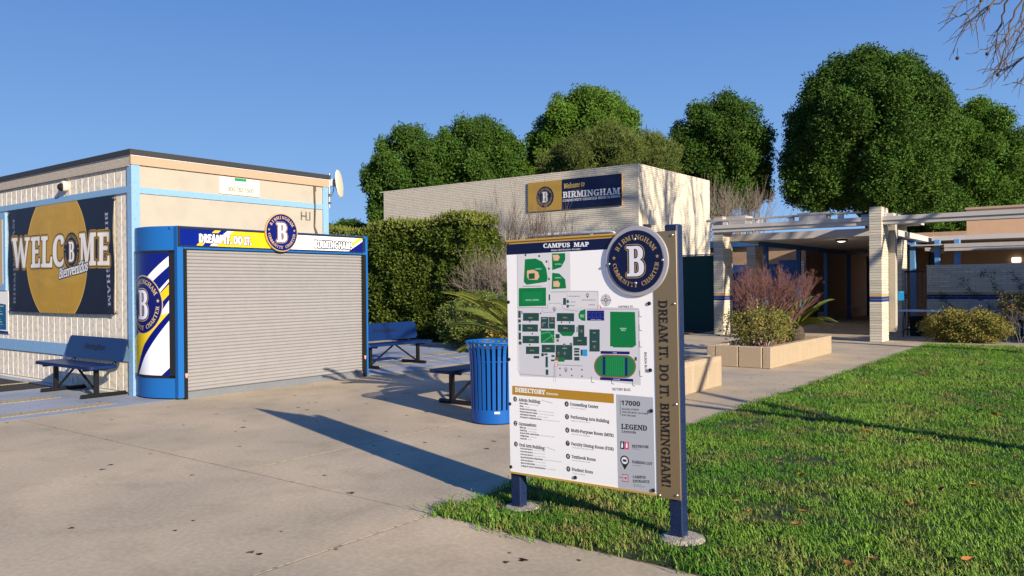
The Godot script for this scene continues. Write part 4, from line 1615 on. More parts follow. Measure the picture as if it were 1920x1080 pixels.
# ---------------------------------------------------------------- trees behind the buildings
var tree_leaves := []
func tree(called: String, label: String, depth: float, lobes: Array, color: Color, seed_: int, mesh: Mesh, thick := 1.0, small := 0.23) -> void:
	var r := RandomNumberGenerator.new()
	r.seed = seed_
	var first: Array = lobes[0]
	var mid := at(first[0], first[1], depth)
	var t := thing(called, label, "tree", Vector3(mid.x, 0, mid.z), 0.0, "trees behind the school buildings")
	var xfs := []
	var cols := []
	var tb := MB.new()
	var low := 1e9
	for lo in lobes:
		low = minf(low, at(lo[0], lo[1] + lo[3], depth).y)
	low = maxf(low, 1.5)
	tb.tube([Vector3.ZERO, Vector3(0.08, low * 0.6, 0.05), Vector3(0.0, low + 1.0, 0.0)], [0.34, 0.26, 0.20], 9, false)
	for lo in lobes:
		var c := at(lo[0], lo[1], depth + (float(lo[4]) if lo.size() > 4 else 0.0)) - t.position
		var rx: float = float(lo[2]) * depth / FOCAL
		var ry: float = float(lo[3]) * depth / FOCAL
		var n := maxi(9, int(34.0 * rx * ry / 16.0) + 10)
		tb.tube([Vector3(0, low * 0.9, 0), (Vector3(0, low, 0) + c) * 0.5 + Vector3(0.2, 0, 0.1), c], [0.16, 0.11, 0.05], 6, false)
		for i in int(70.0 * rx * ry * thick):
			# leaves deep inside close the crown
			var d := Vector3(r.randf_range(-1, 1), r.randf_range(-1, 1), r.randf_range(-1, 1))
			if d.length() < 1.0:
				xfs.append(Transform3D(turned(r).scaled(Vector3.ONE * 1.5), c + d * Vector3(rx, ry, rx) * 0.8))
				cols.append(color * r.randf_range(0.8, 1.2))  # tone varies from leaf to leaf, the same inside and outside
		for k in n:
			# even spread of clumps over the lobe
			var y := 1.0 - 2.0 * (k + 0.5) / n
			var a := k * 2.39996 + r.randf() * 0.6
			var q := sqrt(maxf(0.0, 1.0 - y * y))
			var dir := Vector3(cos(a) * q, y, sin(a) * q)
			var cr := small * (rx + ry) * 0.5 * r.randf_range(0.75, 1.25)
			var cc := c + Vector3(dir.x * (rx - cr * 0.8), dir.y * (ry - cr * 0.8), dir.z * (rx - cr * 0.8)) * r.randf_range(0.93, 1.01)
			var tone := r.randf_range(0.82, 1.18)
			tb.tube([c.lerp(cc, 0.05), cc], [0.05, 0.02], 4, false)
			var m := int(thick * 260.0 * clampf(cr * cr, 0.35, 3.0))
			for i in m:
				var d := Vector3(r.randf_range(-1, 1), r.randf_range(-1, 1), r.randf_range(-1, 1))
				if d.length() > 1.0 or d.length() < 0.05:
					continue
				var p := cc + d.normalized() * cr * pow(d.length(), 0.35) * r.randf_range(0.85, 1.05)
				xfs.append(Transform3D(turned(r).scaled(Vector3.ONE * r.randf_range(0.75, 1.3)), p))
				var v := tone * r.randf_range(0.8, 1.2)
				cols.append(Color(color.r * v * r.randf_range(0.85, 1.2), color.g * v, color.b * v))
	put("trunk", tb, M.bark, t)
	scatter("crown", mesh, M.leaf_tree, t, xfs, cols)

func trees() -> void:
	var big := leaf_cluster(34, 0.24, 0.15, 0.07, 3, 0.25)
	var fine := leaf_cluster(34, 0.25, 0.19, 0.03, 4, -0.5)
	var green := Color(0.057, 0.118, 0.018)
	tree("dense_tree", "rounded dark green tree rising over far left end of brick building", 46.0, [[768, 322, 70, 88], [718, 338, 38, 50], [724, 395, 32, 40], [805, 380, 40, 60]], green * 0.92, 11, big)
	tree("dense_tree", "broad dark green tree between the leftmost and the brightest crowns", 47.0, [[888, 302, 80, 84], [840, 340, 44, 56], [945, 312, 42, 62]], green, 12, big)
	tree("dense_tree", "brighter green domed tree directly above the school name sign", 49.0, [[1102, 264, 102, 99], [1035, 290, 52, 62], [1010, 320, 40, 45]], Color(0.088, 0.170, 0.021), 13, big)
	tree("olive_tree", "olive brown feathery tree in front of the bright domed tree", 42.0, [[1142, 314, 104, 76], [1060, 320, 46, 50], [1222, 312, 52, 58]], Color(0.105, 0.140, 0.034), 14, fine, 1.5)
	tree("dense_tree", "dark green tree standing behind corner of the tall brick building", 45.0, [[1348, 282, 98, 102], [1395, 340, 52, 52], [1330, 360, 60, 48]], green * 0.9, 15, big)
	tree("dense_tree", "largest dark green tree towering over the entrance piers", 43.0, [[1628, 250, 148, 150], [1532, 320, 68, 82], [1722, 300, 62, 104], [1640, 345, 100, 62]], green, 16, big, 1.15, 0.24)
	tree("dense_tree", "green tree half hidden behind the largest tree", 52.0, [[1828, 295, 82, 112], [1888, 325, 46, 72], [1800, 360, 60, 50], [1760, 415, 75, 42], [1850, 400, 60, 40]], Color(0.072, 0.150, 0.020), 17, big)
	tree("dense_tree", "distant dark tree showing over the left end of hedge", 60.0, [[650, 440, 42, 26], [690, 450, 30, 20]], green * 0.7, 18, big)
	# leafless brush behind the left pier
	var o := at(1372, 395, 40.0)
	var r := RandomNumberGenerator.new()
	r.seed = 22
	var b := MB.new()
	for k in 26:
		branch(b, r, Vector3(r.randf_range(-1.6, 1.6), 2.0, r.randf_range(-1.2, 1.2)), Vector3(r.randf_range(-0.4, 0.4), 1, r.randf_range(-0.4, 0.4)).normalized(), 1.7, 0.03, 3, 0.45, 0.3, 3)
	b.tube([Vector3(0, 0, 0), Vector3(0, 2.2, 0)], [0.2, 0.15], 7)
	var t := thing("bare_tree", "leafless brownish tree top behind the left brick pier", "tree", Vector3(o.x, 0, o.z))
	put("branches", b, M.twig_grey, t)

	# leafless sycamore on the lawn outside the picture; its twigs hang into the top right corner
	t = thing("sycamore_tree", "leafless branches with round seed balls hanging into the top corner", "tree", Vector3(6.5, 0, 6.0))
	b = MB.new()
	b.tube([Vector3(0, 0, 0), Vector3(0.03, 1.4, 0.0), Vector3(0.0, 2.8, -0.1)], [0.17, 0.14, 0.12], 12, false)
	put("trunk", b, M.bark, t)
	r.seed = 31
	b = MB.new()
	var tips := []
	b.tube([Vector3(0, 2.75, -0.1), Vector3(0.6, 4.2, -1.6), Vector3(1.5, 4.9, -3.6), Vector3(1.9, 4.85, -5.4)], [0.028, 0.022, 0.018, 0.016], 8, false)
	b.tube([Vector3(0, 2.75, -0.1), Vector3(-0.8, 4.4, 0.8), Vector3(-1.2, 6.2, 1.4)], [0.09, 0.06, 0.03], 8, false)
	b.tube([Vector3(0, 2.75, -0.1), Vector3(0.9, 4.6, 1.0), Vector3(1.6, 6.0, 2.2)], [0.08, 0.05, 0.03], 8, false)
	for e in [[Vector3(-1.2, 6.2, 1.4), Vector3(-0.3, 1, 0.2)], [Vector3(1.6, 6.0, 2.2), Vector3(0.3, 1, 0.4)]]:
		branch(b, r, e[0], e[1].normalized(), 1.3, 0.03, 3, 0.6, 0.1, 3)
	# drooping sprays, placed by where they hang in the picture
	var sprays := [[[1935, -30], [1895, 40], [1880, 110], [1845, 165], [1808, 168]], [[1930, -20], [1860, 10], [1815, 40], [1795, 78], [1782, 115]], [[1925, -40], [1830, -10], [1790, 10], [1765, 14]], [[1940, 0], [1905, 60], [1870, 85], [1810, 102]], [[1935, 20], [1900, 90], [1868, 128], [1830, 135]], [[1950, 60], [1925, 105], [1895, 125], [1868, 140]], [[1955, 90], [1930, 140], [1905, 155], [1880, 160]], [[1850, -30], [1835, 15], [1800, 30], [1770, 25]], [[1900, -40], [1880, 30], [1866, 95], [1860, 130]], [[1960, 40], [1935, 70], [1912, 80]], [[1885, -40], [1848, 22], [1806, 58]], [[1930, -30], [1915, 30], [1890, 62], [1850, 68]]]
	for i in sprays.size():
		var pts := []
		var d := 7.0 + 0.9 * sin(i * 2.3)
		for k in sprays[i].size():
			pts.append(at(sprays[i][k][0], sprays[i][k][1], d + 0.12 * k * sin(i * 1.7)) - t.position)
		var rad := []
		for k in pts.size():
			rad.append(lerpf(0.012, 0.0035, float(k) / (pts.size() - 1)))
		var curve := Curve3D.new()
		for k in pts.size():
			var tn: Vector3 = (pts[mini(k + 1, pts.size() - 1)] - pts[maxi(k - 1, 0)]) * 0.2
			curve.add_point(pts[k], -tn, tn)
		var fine_pts := []
		var fine_rad := []
		for k in 19:
			var jit := Vector3(r.randf_range(-1, 1), r.randf_range(-1, 1), r.randf_range(-1, 1)) * 0.012
			fine_pts.append(curve.sample_baked(curve.get_baked_length() * k / 18.0) + jit)
			fine_rad.append(lerpf(0.011, 0.0028, k / 18.0))
		b.tube(fine_pts, fine_rad, 5, false)
		b.tube([Vector3(1.9, 4.85, -5.4).lerp(pts[0], 0.0), Vector3(1.9, 4.85, -5.4).lerp(pts[0], 0.55) + Vector3(0, 0.12, 0), pts[0]], [0.016, 0.013, 0.011], 5, false)
		for k in 9:
			var q: Vector3 = fine_pts[5 + k + (i % 3)]
			var dd := (fine_pts[6 + k] - fine_pts[4 + k] as Vector3).normalized()
			dd = (dd + Vector3(r.randf_range(-1, 1), r.randf_range(-1.0, 0.5), r.randf_range(-1, 1)) * 0.8).normalized()
			b.tube([q, q + dd * 0.09, q + dd * 0.17 + Vector3(0, -0.02, 0)], [0.0035, 0.003, 0.002], 4, false)
		if i % 2 == 0:
			tips.append(fine_pts[18])
	put("branches", b, M.twig_dark, t)
	for e in [[1795, 109], [1871, 140], [1851, 101], [1840, 2]]:
		b = MB.new()
		var c := at(e[0], e[1], 7.0) - t.position
		b.lathe([Vector2(0, -0.017), Vector2(0.011, -0.013), Vector2(0.017, 0.0), Vector2(0.011, 0.013), Vector2(0, 0.017)], 9, c)
		b.tube([c + Vector3(0, 0.02, 0), c + Vector3(0.01, 0.09, 0.0)], [0.002], 4, false)
		put("seed_ball", b, M.seed_ball, t)
	# taller leafless tree further right: its shadow falls across the walkway and the brick wall
	t = thing("bare_lawn_tree", "tall leafless tree on the lawn outside the frame casting branch shadows", "tree", Vector3(18.3, 0, 4.0))
	b = MB.new()
	b.tube([Vector3.ZERO, Vector3(0.1, 2.0, 0.0), Vector3(0.0, 4.2, 0.0)], [0.20, 0.16, 0.13], 10, false)
	put("trunk", b, M.bark, t)
	b = MB.new()
	r.seed = 44
	for k in 5:
		var a := TAU * k / 5.0 + 0.4
		branch(b, r, Vector3(0, 3.6 + 0.15 * k, 0), Vector3(cos(a) * 0.55, 1.0, sin(a) * 0.55).normalized(), 2.3, 0.085, 4, 0.5, 0.25, 3)
	put("branches", b, M.twig_grey, t)
	var twin := t.duplicate()
	twin.name = numbered("bare_lawn_tree")
	add_child(twin)
	twin.position = Vector3(20.3, 0, 9.0)
	twin.rotation.y = 1.9
	twin.scale = Vector3.ONE * 1.45
	tag(twin, "taller leafless tree further along the lawn shading the brick building", "tree")

# ---------------------------------------------------------------- hedge and shrubs
var hollow := FastNoiseLite.new()
func leafy(t: Node3D, called: String, mesh: Mesh, m: Material, n: int, r: RandomNumberGenerator, lo: Vector3, hi: Vector3, color: Color, shell := 0.3, round_ := false) -> void:
	var xfs := []
	var cols := []
	var c := (lo + hi) * 0.5
	var h := (hi - lo) * 0.5
	for i in n:
		var d := Vector3(r.randf_range(-1, 1), r.randf_range(-1, 1), r.randf_range(-1, 1))
		if round_:
			d = d.normalized() * pow(r.randf(), shell)
			d *= 1.0 + 0.12 * sin(d.x * 9.0 + d.y * 4.0) + 0.10 * sin(d.z * 11.0 + d.y * 6.0)
		else:
			var ax := r.randi_range(0, 2)
			if ax == 0 or r.randf() < 0.3:
				d[[0, 1, 2][ax]] = signf(d[ax]) * (1.0 - shell * pow(r.randf(), 2.0))
			else:
				d.x = -1.0 + shell * pow(r.randf(), 2.0)
		var bump := 0.05 * sin((c.z + d.z * h.z) * 3.1 + d.y * 4.0) + 0.04 * sin((c.z + d.z * h.z) * 7.7)
		var p := c + d * h + (Vector3(bump, bump, 0) if not round_ else Vector3.ZERO)
		if not round_:
			# hollows and thin spots in the clipped face
			p.x += 0.30 * clampf(hollow.get_noise_3d(p.x, p.y, p.z + 40.0) * 2.2 - 0.15, 0.0, 1.0)
		xfs.append(Transform3D(turned(r).scaled(Vector3.ONE * r.randf_range(0.75, 1.25)), p))
		var v := r.randf_range(0.7, 1.3)
		cols.append(Color(color.r * v * r.randf_range(0.85, 1.25), color.g * v, color.b * v))
	scatter(called, mesh, m, t, xfs, cols)

func hedge_and_shrubs() -> void:
	var r := RandomNumberGenerator.new()
	r.seed = 51
	hollow.frequency = 0.9
	hollow.seed = 12
	var broad := leaf_cluster(11, 0.10, 0.10, 0.042, 5)
	var small := leaf_cluster(12, 0.07, 0.055, 0.024, 6)
	# clipped hedge
	var t := thing("hedge", "tall clipped dark green leafy hedge in front of brick building", "hedge", Vector3(16.65, 0, -17.55))
	var b := MB.new()
	for k in 60:
		branch(b, r, Vector3(r.randf_range(-0.35, 0.35), 0, r.randf_range(-4.2, 3.5)), Vector3(r.randf_range(-0.2, 0.2), 1, r.randf_range(-0.3, 0.3)).normalized(), 1.1, 0.025, 2, 0.35, 0.2, 3)
	put("stems", b, M.twig_dark, t)
	leafy(t, "foliage", broad, M.leaf_hedge, 26000, r, Vector3(-0.65, 0.05, -4.6), Vector3(0.6, 3.05, 3.95), Color(0.075, 0.112, 0.017), 0.22)
	var xfs := []
	var cols := []
	for i in 2600:
		var p := Vector3(r.randf_range(-0.68, 0.62), 3.03, r.randf_range(-4.6, 4.0))
		p.y += 0.10 * sin(p.z * 2.3) + 0.16 * r.randf() + (0.12 if p.z > 1.0 else 0.0)
		xfs.append(Transform3D(Basis(Vector3.UP, r.randf() * TAU).scaled(Vector3(0.8, 1.4, 0.8)), p))
		var v := r.randf_range(0.8, 1.3)
		cols.append(Color(0.15 * v, 0.175 * v, 0.035 * v))  # paler yellow-green leaves scattered along the hedge top
	scatter("pale_top_leaves", broad, M.leaf_hedge, t, xfs, cols)

	# grey twiggy bushes at the hedge end
	t = thing("bare_bush", "grey leafless twiggy bush at the right end of hedge", "bush", Vector3(16.2, 0, -12.5))
	b = MB.new()
	for k in 42:
		branch(b, r, Vector3(r.randf_range(-0.5, 0.5), 0.1, r.randf_range(-0.8, 0.8)), Vector3(r.randf_range(-0.5, 0.3), 1, r.randf_range(-0.5, 0.5)).normalized(), 0.95, 0.016, 3, 0.65, 0.15, 3)
	put("twigs", b, M.twig_grey, t)
	t = thing("bare_bush", "tall thin leafless bush against the brick wall under name sign", "bush", Vector3(19.6, 0, -14.3))
	b = MB.new()
	for k in 20:
		branch(b, r, Vector3(r.randf_range(-0.5, 0.5), 0.1, r.randf_range(-1.3, 1.0)), Vector3(r.randf_range(-0.3, 0.3), 1.2, r.randf_range(-0.35, 0.35)).normalized(), 1.5, 0.022, 3, 0.38, 0.35, 3)
	put("twigs", b, M.twig_dark, t)
	# loose green bush in front of the hedge
	t = thing("leafy_bush", "loose light green bush at the foot of hedge beside blue bench", "bush", Vector3(14.9, 0, -12.3))
	b = MB.new()
	for k in 14:
		branch(b, r, Vector3(r.randf_range(-0.4, 0.4), 0.0, r.randf_range(-0.6, 0.6)), Vector3(r.randf_range(-0.5, 0.5), 1, r.randf_range(-0.5, 0.5)).normalized(), 0.5, 0.012, 2, 0.6, 0.1, 3)
	put("stems", b, M.twig_grey, t)
	leafy(t, "foliage", small, M.leaf_soft, 2600, r, Vector3(-0.75, 0.02, -1.05), Vector3(0.75, 1.35, 1.05), Color(0.13, 0.18, 0.04), 0.3, true)
	t = thing("yellow_bush", "small yellowish green bush between leafy bush and palm", "bush", Vector3(14.1, 0, -10.5))
	leafy(t, "foliage", small, M.leaf_soft, 1300, r, Vector3(-0.6, 0.02, -0.7), Vector3(0.6, 0.85, 0.7), Color(0.28, 0.22, 0.05), 0.3, true)
	b = MB.new()
	for k in 8:
		branch(b, r, Vector3(r.randf_range(-0.3, 0.3), 0.0, r.randf_range(-0.4, 0.4)), Vector3(r.randf_range(-0.5, 0.5), 1, r.randf_range(-0.5, 0.5)).normalized(), 0.35, 0.01, 2, 0.6, 0.1, 3)
	put("stems", b, M.twig_grey, t)
	# cycads
	cycad("palm", "low palm with stiff arching fronds behind the litter bin", Vector3(8.3, 0.36, -5.95), 1.28, 40, 61)
	cycad("palm", "small dark palm with stiff fronds at planter end beside walkway", Vector3(17.2, 0.29, -5.45), 0.92, 20, 62)

	# purple twiggy shrub over yellow-green leaves, in the planter
	t = thing("purple_shrub", "purple red twiggy shrub with green leafy skirt growing in planter", "shrub", Vector3(15.5, 0.29, -5.5))
	b = MB.new()
	var tips := []
	for k in 22:
		branch(b, r, Vector3(r.randf_range(-0.4, 0.6), 0.0, r.randf_range(-0.25, 0.25)), Vector3(r.randf_range(-0.65, 0.75), 1, r.randf_range(-0.5, 0.5)).normalized(), 0.52, 0.016, 4, 0.42, 0.3, 3, tips)
	put("twigs", b, M.twig_red, t)
	b = MB.new()
	for k in 9:
		var a := k * 0.7
		b.tube([Vector3(0.1 * cos(a), 0, 0.1 * sin(a)), Vector3(0.35 * cos(a), 0.22, 0.25 * sin(a)), Vector3(0.55 * cos(a), 0.55, 0.3 * sin(a))], [0.02, 0.016, 0.01], 6, false)
	put("stems", b, mat("pale_stem", lin(0.36, 0.31, 0.26), 0.9), t)
	xfs = []
	cols = []
	for e in tips:
		if r.randf() < 0.55:
			continue
		for k in 2:
			xfs.append(Transform3D(turned(r).scaled(Vector3.ONE * 0.32), e + Vector3(r.randf_range(-0.04, 0.04), r.randf_range(-0.1, 0.03), r.randf_range(-0.04, 0.04))))
			var v := r.randf_range(0.7, 1.3)
			cols.append(Color(0.17 * v, 0.085 * v, 0.07 * v) if r.randf() < 0.96 else Color(0.40, 0.12, 0.22))
	scatter("purple_leaves", small, M.leaf_soft, t, xfs, cols)
	leafy(t, "green_leaves", small, M.leaf_soft, 430, r, Vector3(-1.15, 0.08, -0.65), Vector3(0.75, 0.82, 0.65), Color(0.17, 0.17, 0.04), 0.3, true)

	# shrubs in front of the right brick wall
	t = thing("round_shrub", "round yellow green shrub in front of shaded brick wall", "shrub", Vector3(23.0, 0, -3.0))
	leafy(t, "foliage", small, M.leaf_soft, 2600, r, Vector3(-0.7, 0.0, -1.0), Vector3(0.7, 0.82, 0.95), Color(0.19, 0.18, 0.045), 0.3, true)
	b = MB.new()
	for k in 10:
		branch(b, r, Vector3(r.randf_range(-0.3, 0.3), 0.0, r.randf_range(-0.5, 0.5)), Vector3(r.randf_range(-0.5, 0.5), 1, r.randf_range(-0.5, 0.5)).normalized(), 0.33, 0.01, 2, 0.6, 0.1, 3)
	put("stems", b, M.twig_grey, t)
	t = thing("dry_shrub", "dry grey brown twiggy shrub at the right end of brick wall", "shrub", Vector3(23.6, 0, -1.75))
	b = MB.new()
	for k in 26:
		branch(b, r, Vector3(r.randf_range(-0.4, 0.4), 0.0, r.randf_range(-0.6, 0.6)), Vector3(r.randf_range(-0.5, 0.5), 1, r.randf_range(-0.5, 0.5)).normalized(), 0.42, 0.008, 3, 0.7, 0.1, 3)
	put("twigs", b, M.twig_grey, t)
	leafy(t, "foliage", small, M.leaf_soft, 260, r, Vector3(-0.6, 0.6, -0.7), Vector3(0.6, 1.3, 0.7), Color(0.13, 0.11, 0.03), 0.5, true)
	t = thing("climbing_vine", "dark leafy climbing stems against the shaded brick wall", "vine", Vector3(25.7, 0, -2.6))
	b = MB.new()
	xfs = []
	cols = []
	for e in [[-1.5, 0.9, 1.2], [-0.9, 1.1, 1.6], [-0.3, 0.8, 1.75], [0.3, 1.0, 1.8], [0.75, 0.7, 2.0], [1.1, 0.6, 1.9]]:
		var p := Vector3(r.randf_range(-0.1, 0.1), 0.0, e[0] + e[1] * 0.6)
		var q := Vector3(0.1, e[2], e[0])
		var m := p.lerp(q, 0.5) + Vector3(0.05, 0.1, 0.2)
		b.tube([p, m, q], [0.014, 0.01, 0.005], 5, false)
		for k in 26:
			var s := r.randf_range(0.25, 1.0)
			var c := p.lerp(m, s * 2.0) if s < 0.5 else m.lerp(q, s * 2.0 - 1.0)
			xfs.append(Transform3D(turned(r).scaled(Vector3.ONE * r.randf_range(0.6, 1.1)), c + Vector3(r.randf_range(-0.06, 0.06), r.randf_range(-0.06, 0.06), r.randf_range(-0.1, 0.1)) * (0.6 + s)))
			cols.append(Color(0.022, 0.032, 0.010))
	put("stems", b, M.twig_dark, t)
	scatter("leaves", small, M.leaf_soft, t, xfs, cols)

func cycad(called: String, label: String, where: Vector3, long: float, n: int, sd: int) -> void:
	var r := RandomNumberGenerator.new()
	r.seed = sd
	var t := thing(called, label, "palm", where)
	var b := MB.new()
	b.lathe([Vector2(0.0, 0.0), Vector2(0.16, 0.0), Vector2(0.18, 0.15), Vector2(0.13, 0.32), Vector2(0.0, 0.38)], 12)
	put("trunk", b, M.bark, t)
	var kinds := []
	for v in 4:
		var fb := MB.new()
		var pts := []
		var lift := 0.42 + 0.32 * v
		for k in 15:
			var s := k / 14.0
			pts.append(Vector3(0, long * (lift * s - 0.55 * s * s * (0.7 + 0.15 * v)), long * s * (1.0 - 0.12 * s)))
		fb.tint = Color(0.20, 0.19, 0.05)
		fb.tube(pts, [0.011, 0.011, 0.010, 0.010, 0.009, 0.009, 0.008, 0.008, 0.007, 0.006, 0.006, 0.005, 0.004, 0.003, 0.002], 5, false)
		for k in 52:
			var s := 0.12 + 0.87 * k / 51.0
			var f := s * 14.0
			var i := mini(int(f), 13)
			var p: Vector3 = (pts[i] as Vector3).lerp(pts[i + 1], f - i)
			var dir: Vector3 = (pts[i + 1] - pts[i] as Vector3).normalized()
			var ll := long * 0.15 * sqrt(sin(PI * (0.10 + 0.86 * s))) * r.randf_range(0.9, 1.1)
			for sg in [-1.0, 1.0]:
				var out := (Vector3(sg, 0.45, 0) + dir * 0.75).normalized()
				var v1 := r.randf_range(0.8, 1.2)
				fb.tint = Color(0.13 * v1, 0.16 * v1, 0.028 * v1)
				var w := dir * 0.0085
				var tip := p + out * ll + Vector3(0, -0.12 * ll, 0)
				var mid := p + out * ll * 0.55 + Vector3(0, 0.01, 0)
				fb.quad(p - w, p + w, mid + w, mid - w, Vector3.UP)
				fb.tri(mid - w, mid + w, tip, Vector3.UP)
		kinds.append(fb.mesh())
	for k in n:
		var ring := k % 4
		var a := k * 2.39996
		var bs := Basis(Vector3.UP, a) * Basis(Vector3.RIGHT, r.randf_range(-0.12, 0.12)) * Basis(Vector3(0, 0, 1), r.randf_range(-0.3, 0.3))
		inst("frond", kinds[ring], M.leaf_hedge, t, Transform3D(bs.scaled(Vector3.ONE * r.randf_range(0.85, 1.05)), Vector3(0, 0.30, 0)))

# ---------------------------------------------------------------- lawn
func lawn() -> void:
	var b := MB.new()
	b.span(Vector3(3.965, -0.1, -3.70), Vector3(21.88, 0.006, 14.0))
	structure(put("lawn", b, M.turf_soil, null), "green lawn ground between plaza and walkway")
	var r := RandomNumberGenerator.new()
	r.seed = 71
	var tufts := []
	for v in 3:
		var tb := MB.new()
		for k in 22:
			var o := Vector3(r.randfn() * 0.035, 0, r.randfn() * 0.035)
			var a := r.randf() * TAU
			var out := Vector3(cos(a), 0, sin(a))
			var side := Vector3(-sin(a), 0, cos(a)) * r.randf_range(0.0016, 0.0030)
			var h := r.randf_range(0.026, 0.060)
			var bend := r.randf_range(0.2, 1.0) * h
			var m := o + Vector3.UP * h * 0.6 + out * bend * 0.35
			var tip := o + Vector3.UP * h * r.randf_range(0.75, 1.0) + out * bend
			tb.tint = Color.WHITE * r.randf_range(0.7, 1.25)
			tb.quad(o - side, o + side, m + side * 0.9, m - side * 0.9, out + Vector3.UP)
			tb.tri(m - side * 0.9, m + side * 0.9, tip, out + Vector3.UP)
		tufts.append(tb.mesh())
	var patch := FastNoiseLite.new()
	patch.seed = 4
	patch.frequency = 0.55
	patch.fractal_octaves = 3
	for v in 3:
		var xfs := []
		var cols := []
		# [x from, x to, z from, z to, tufts per square metre, size]
		for zone in [[3.95, 5.2, -3.72, 1.0, 330, 1.0], [5.2, 8.0, -3.72, 1.2, 270, 0.95], [8.0, 12.0, -3.72, 1.0, 190, 1.05], [12.0, 21.9, -3.72, 1.0, 110, 1.2]]:
			var area: float = (zone[1] - zone[0]) * (zone[3] - zone[2])
			for i in int(area * zone[4] / 3.0):
				var p := Vector3(r.randf_range(zone[0], zone[1]), 0.0, r.randf_range(zone[2], zone[3]))
				# bare ring round the posts
				var skip := false
				for q in [Vector3(4.43, 0, -2.11), Vector3(4.43, 0, -3.32)]:
					var d := Vector2(p.x - q.x, (p.z - q.z) * 0.9).length()
					if d < 0.17 + 0.05 * sin(p.x * 40.0):
						skip = true
				if skip:
					continue
				var n := patch.get_noise_2d(p.x * 1.0, p.z * 1.0)
				var edge := p.x < 4.3
				var s: float = zone[5] * r.randf_range(0.75, 1.2) * (1.0 + 0.35 * n)
				var hs := s * (1.15 if edge else 0.95)
				xfs.append(Transform3D(Basis(Vector3.UP, r.randf() * TAU) * Basis(Vector3.RIGHT, r.randf_range(-0.25, 0.25)) * Basis.from_scale(Vector3(s * (1.5 if edge else 1.1), hs, s * (1.5 if edge else 1.1))), p))
				var col := Color(0.105, 0.250, 0.028)
				col = col.lerp(Color(0.205, 0.345, 0.050), clampf(0.5 + n * 1.1, 0.0, 1.0))
				var dry := patch.get_noise_2d(p.x * 2.3 + 50.0, p.z * 2.3)
				if dry > 0.30 and r.randf() < 0.35:
					xfs.pop_back()
					continue
				if dry > 0.14 or (edge and r.randf() < 0.25):
					col = col.lerp(Color(0.30, 0.23, 0.09), 0.75 * r.randf())
				if p.x < 4.9 and p.z < -2.0 and r.randf() < 0.2:
					col = col.lerp(Color(0.30, 0.22, 0.09), 0.6)
				cols.append(col * r.randf_range(0.75, 1.2))
		var o := scatter("grass", tufts[v], M.grass_blade, null, xfs, cols)
		tag(o, ["short green grass blades of the lawn", "short green grass blades mixed over the lawn", "short bright grass blades mixed over the lawn"][v], "grass", "lawn grass", "stuff")
	# weeds and dry crumbs in the joints of the paving
	var wx := []
	var wc := []
	for e in [[Vector3(2.5, 0, -3.69), Vector3(3.95, 0, -3.69), 34], [Vector3(3.95, 0, -9.6), Vector3(3.95, 0, -3.75), 60], [Vector3(3.95, 0, -5.88), Vector3(6.4, 0, -5.88), 26]]:
		for k in e[2]:
			var p: Vector3 = (e[0] as Vector3).lerp(e[1], r.randf())
			var s := r.randf_range(0.12, 0.32)
			wx.append(Transform3D(Basis(Vector3.UP, r.randf() * TAU) * Basis.from_scale(Vector3(s * 0.8, s * 0.5, s * 0.8)), p))
			wc.append(Color(0.16, 0.20, 0.05) if r.randf() < 0.4 else Color(0.22, 0.15, 0.08))
	tag(scatter("joint_weeds", tufts[0], M.grass_blade, null, wx, wc), "tiny dry weeds growing in the paving joints", "weeds", "", "stuff")
	# fallen leaves
	var spots := [[1395, 929, 0], [1382, 940, 0], [1404, 960, 1], [1355, 931, 0], [1503, 893, 0], [1505, 960, 0], [1592, 1058, 0], [1620, 807, 0], [1683, 852, 0], [1704, 946, 0], [1813, 1050, 0], [1827, 911, 0], [1725, 826, 1], [1768, 922, 1], [1618, 827, 1], [1492, 985, 1], [1637, 1049, 1], [1866, 779, 0], [1817, 795, 1], [1315, 805, 1], [1113, 938, 1], [1838, 770, 1], [1905, 858, 1], [1732, 705, 1]]
	for i in spots.size():
		var s: Array = spots[i]
		var p := on_y(s[0], s[1], 0.045)
		var lb := MB.new()
		var l := r.randf_range(0.022, 0.040) * (1.0 if p.x < 8.0 else 1.4)
		var w := l * 0.55
		var curl := r.randf_range(0.2, 0.6) * l
		for k in 6:
			var s0 := k / 6.0
			var s1 := (k + 1) / 6.0
			var w0 := w * sin(PI * (0.04 + 0.9 * s0)) * (1.0 + 0.25 * (k % 2))
			var w1 := w * sin(PI * (0.04 + 0.9 * s1)) * (1.0 + 0.25 * ((k + 1) % 2))
			for sg in [-1.0, 1.0]:
				lb.quad(Vector3((s0 - 0.5) * 2.0 * l, curl * (s0 - 0.5) * (s0 - 0.5) * 4.0, 0), Vector3((s1 - 0.5) * 2.0 * l, curl * (s1 - 0.5) * (s1 - 0.5) * 4.0, 0), Vector3((s1 - 0.5) * 2.0 * l, curl * 1.2, sg * w1), Vector3((s0 - 0.5) * 2.0 * l, curl * 1.2, sg * w0), Vector3.UP)
		lb.tube([Vector3(-l, curl, 0), Vector3(-l * 1.5, curl * 1.4, 0.004)], [0.0016], 4, false)
		var lf := put("fallen_leaf", lb, M.fallen_leaf_brown if s[2] else M.fallen_leaf, null, Transform3D(Basis(Vector3.UP, r.randf() * TAU) * Basis(Vector3.RIGHT, r.randf_range(-0.4, 0.4)), p))
		tag(lf, "small dry brown leaf lying on the grass" if s[2] else "curled orange fallen leaf lying on the grass", "leaf", "brown fallen leaves" if s[2] else "orange fallen leaves")

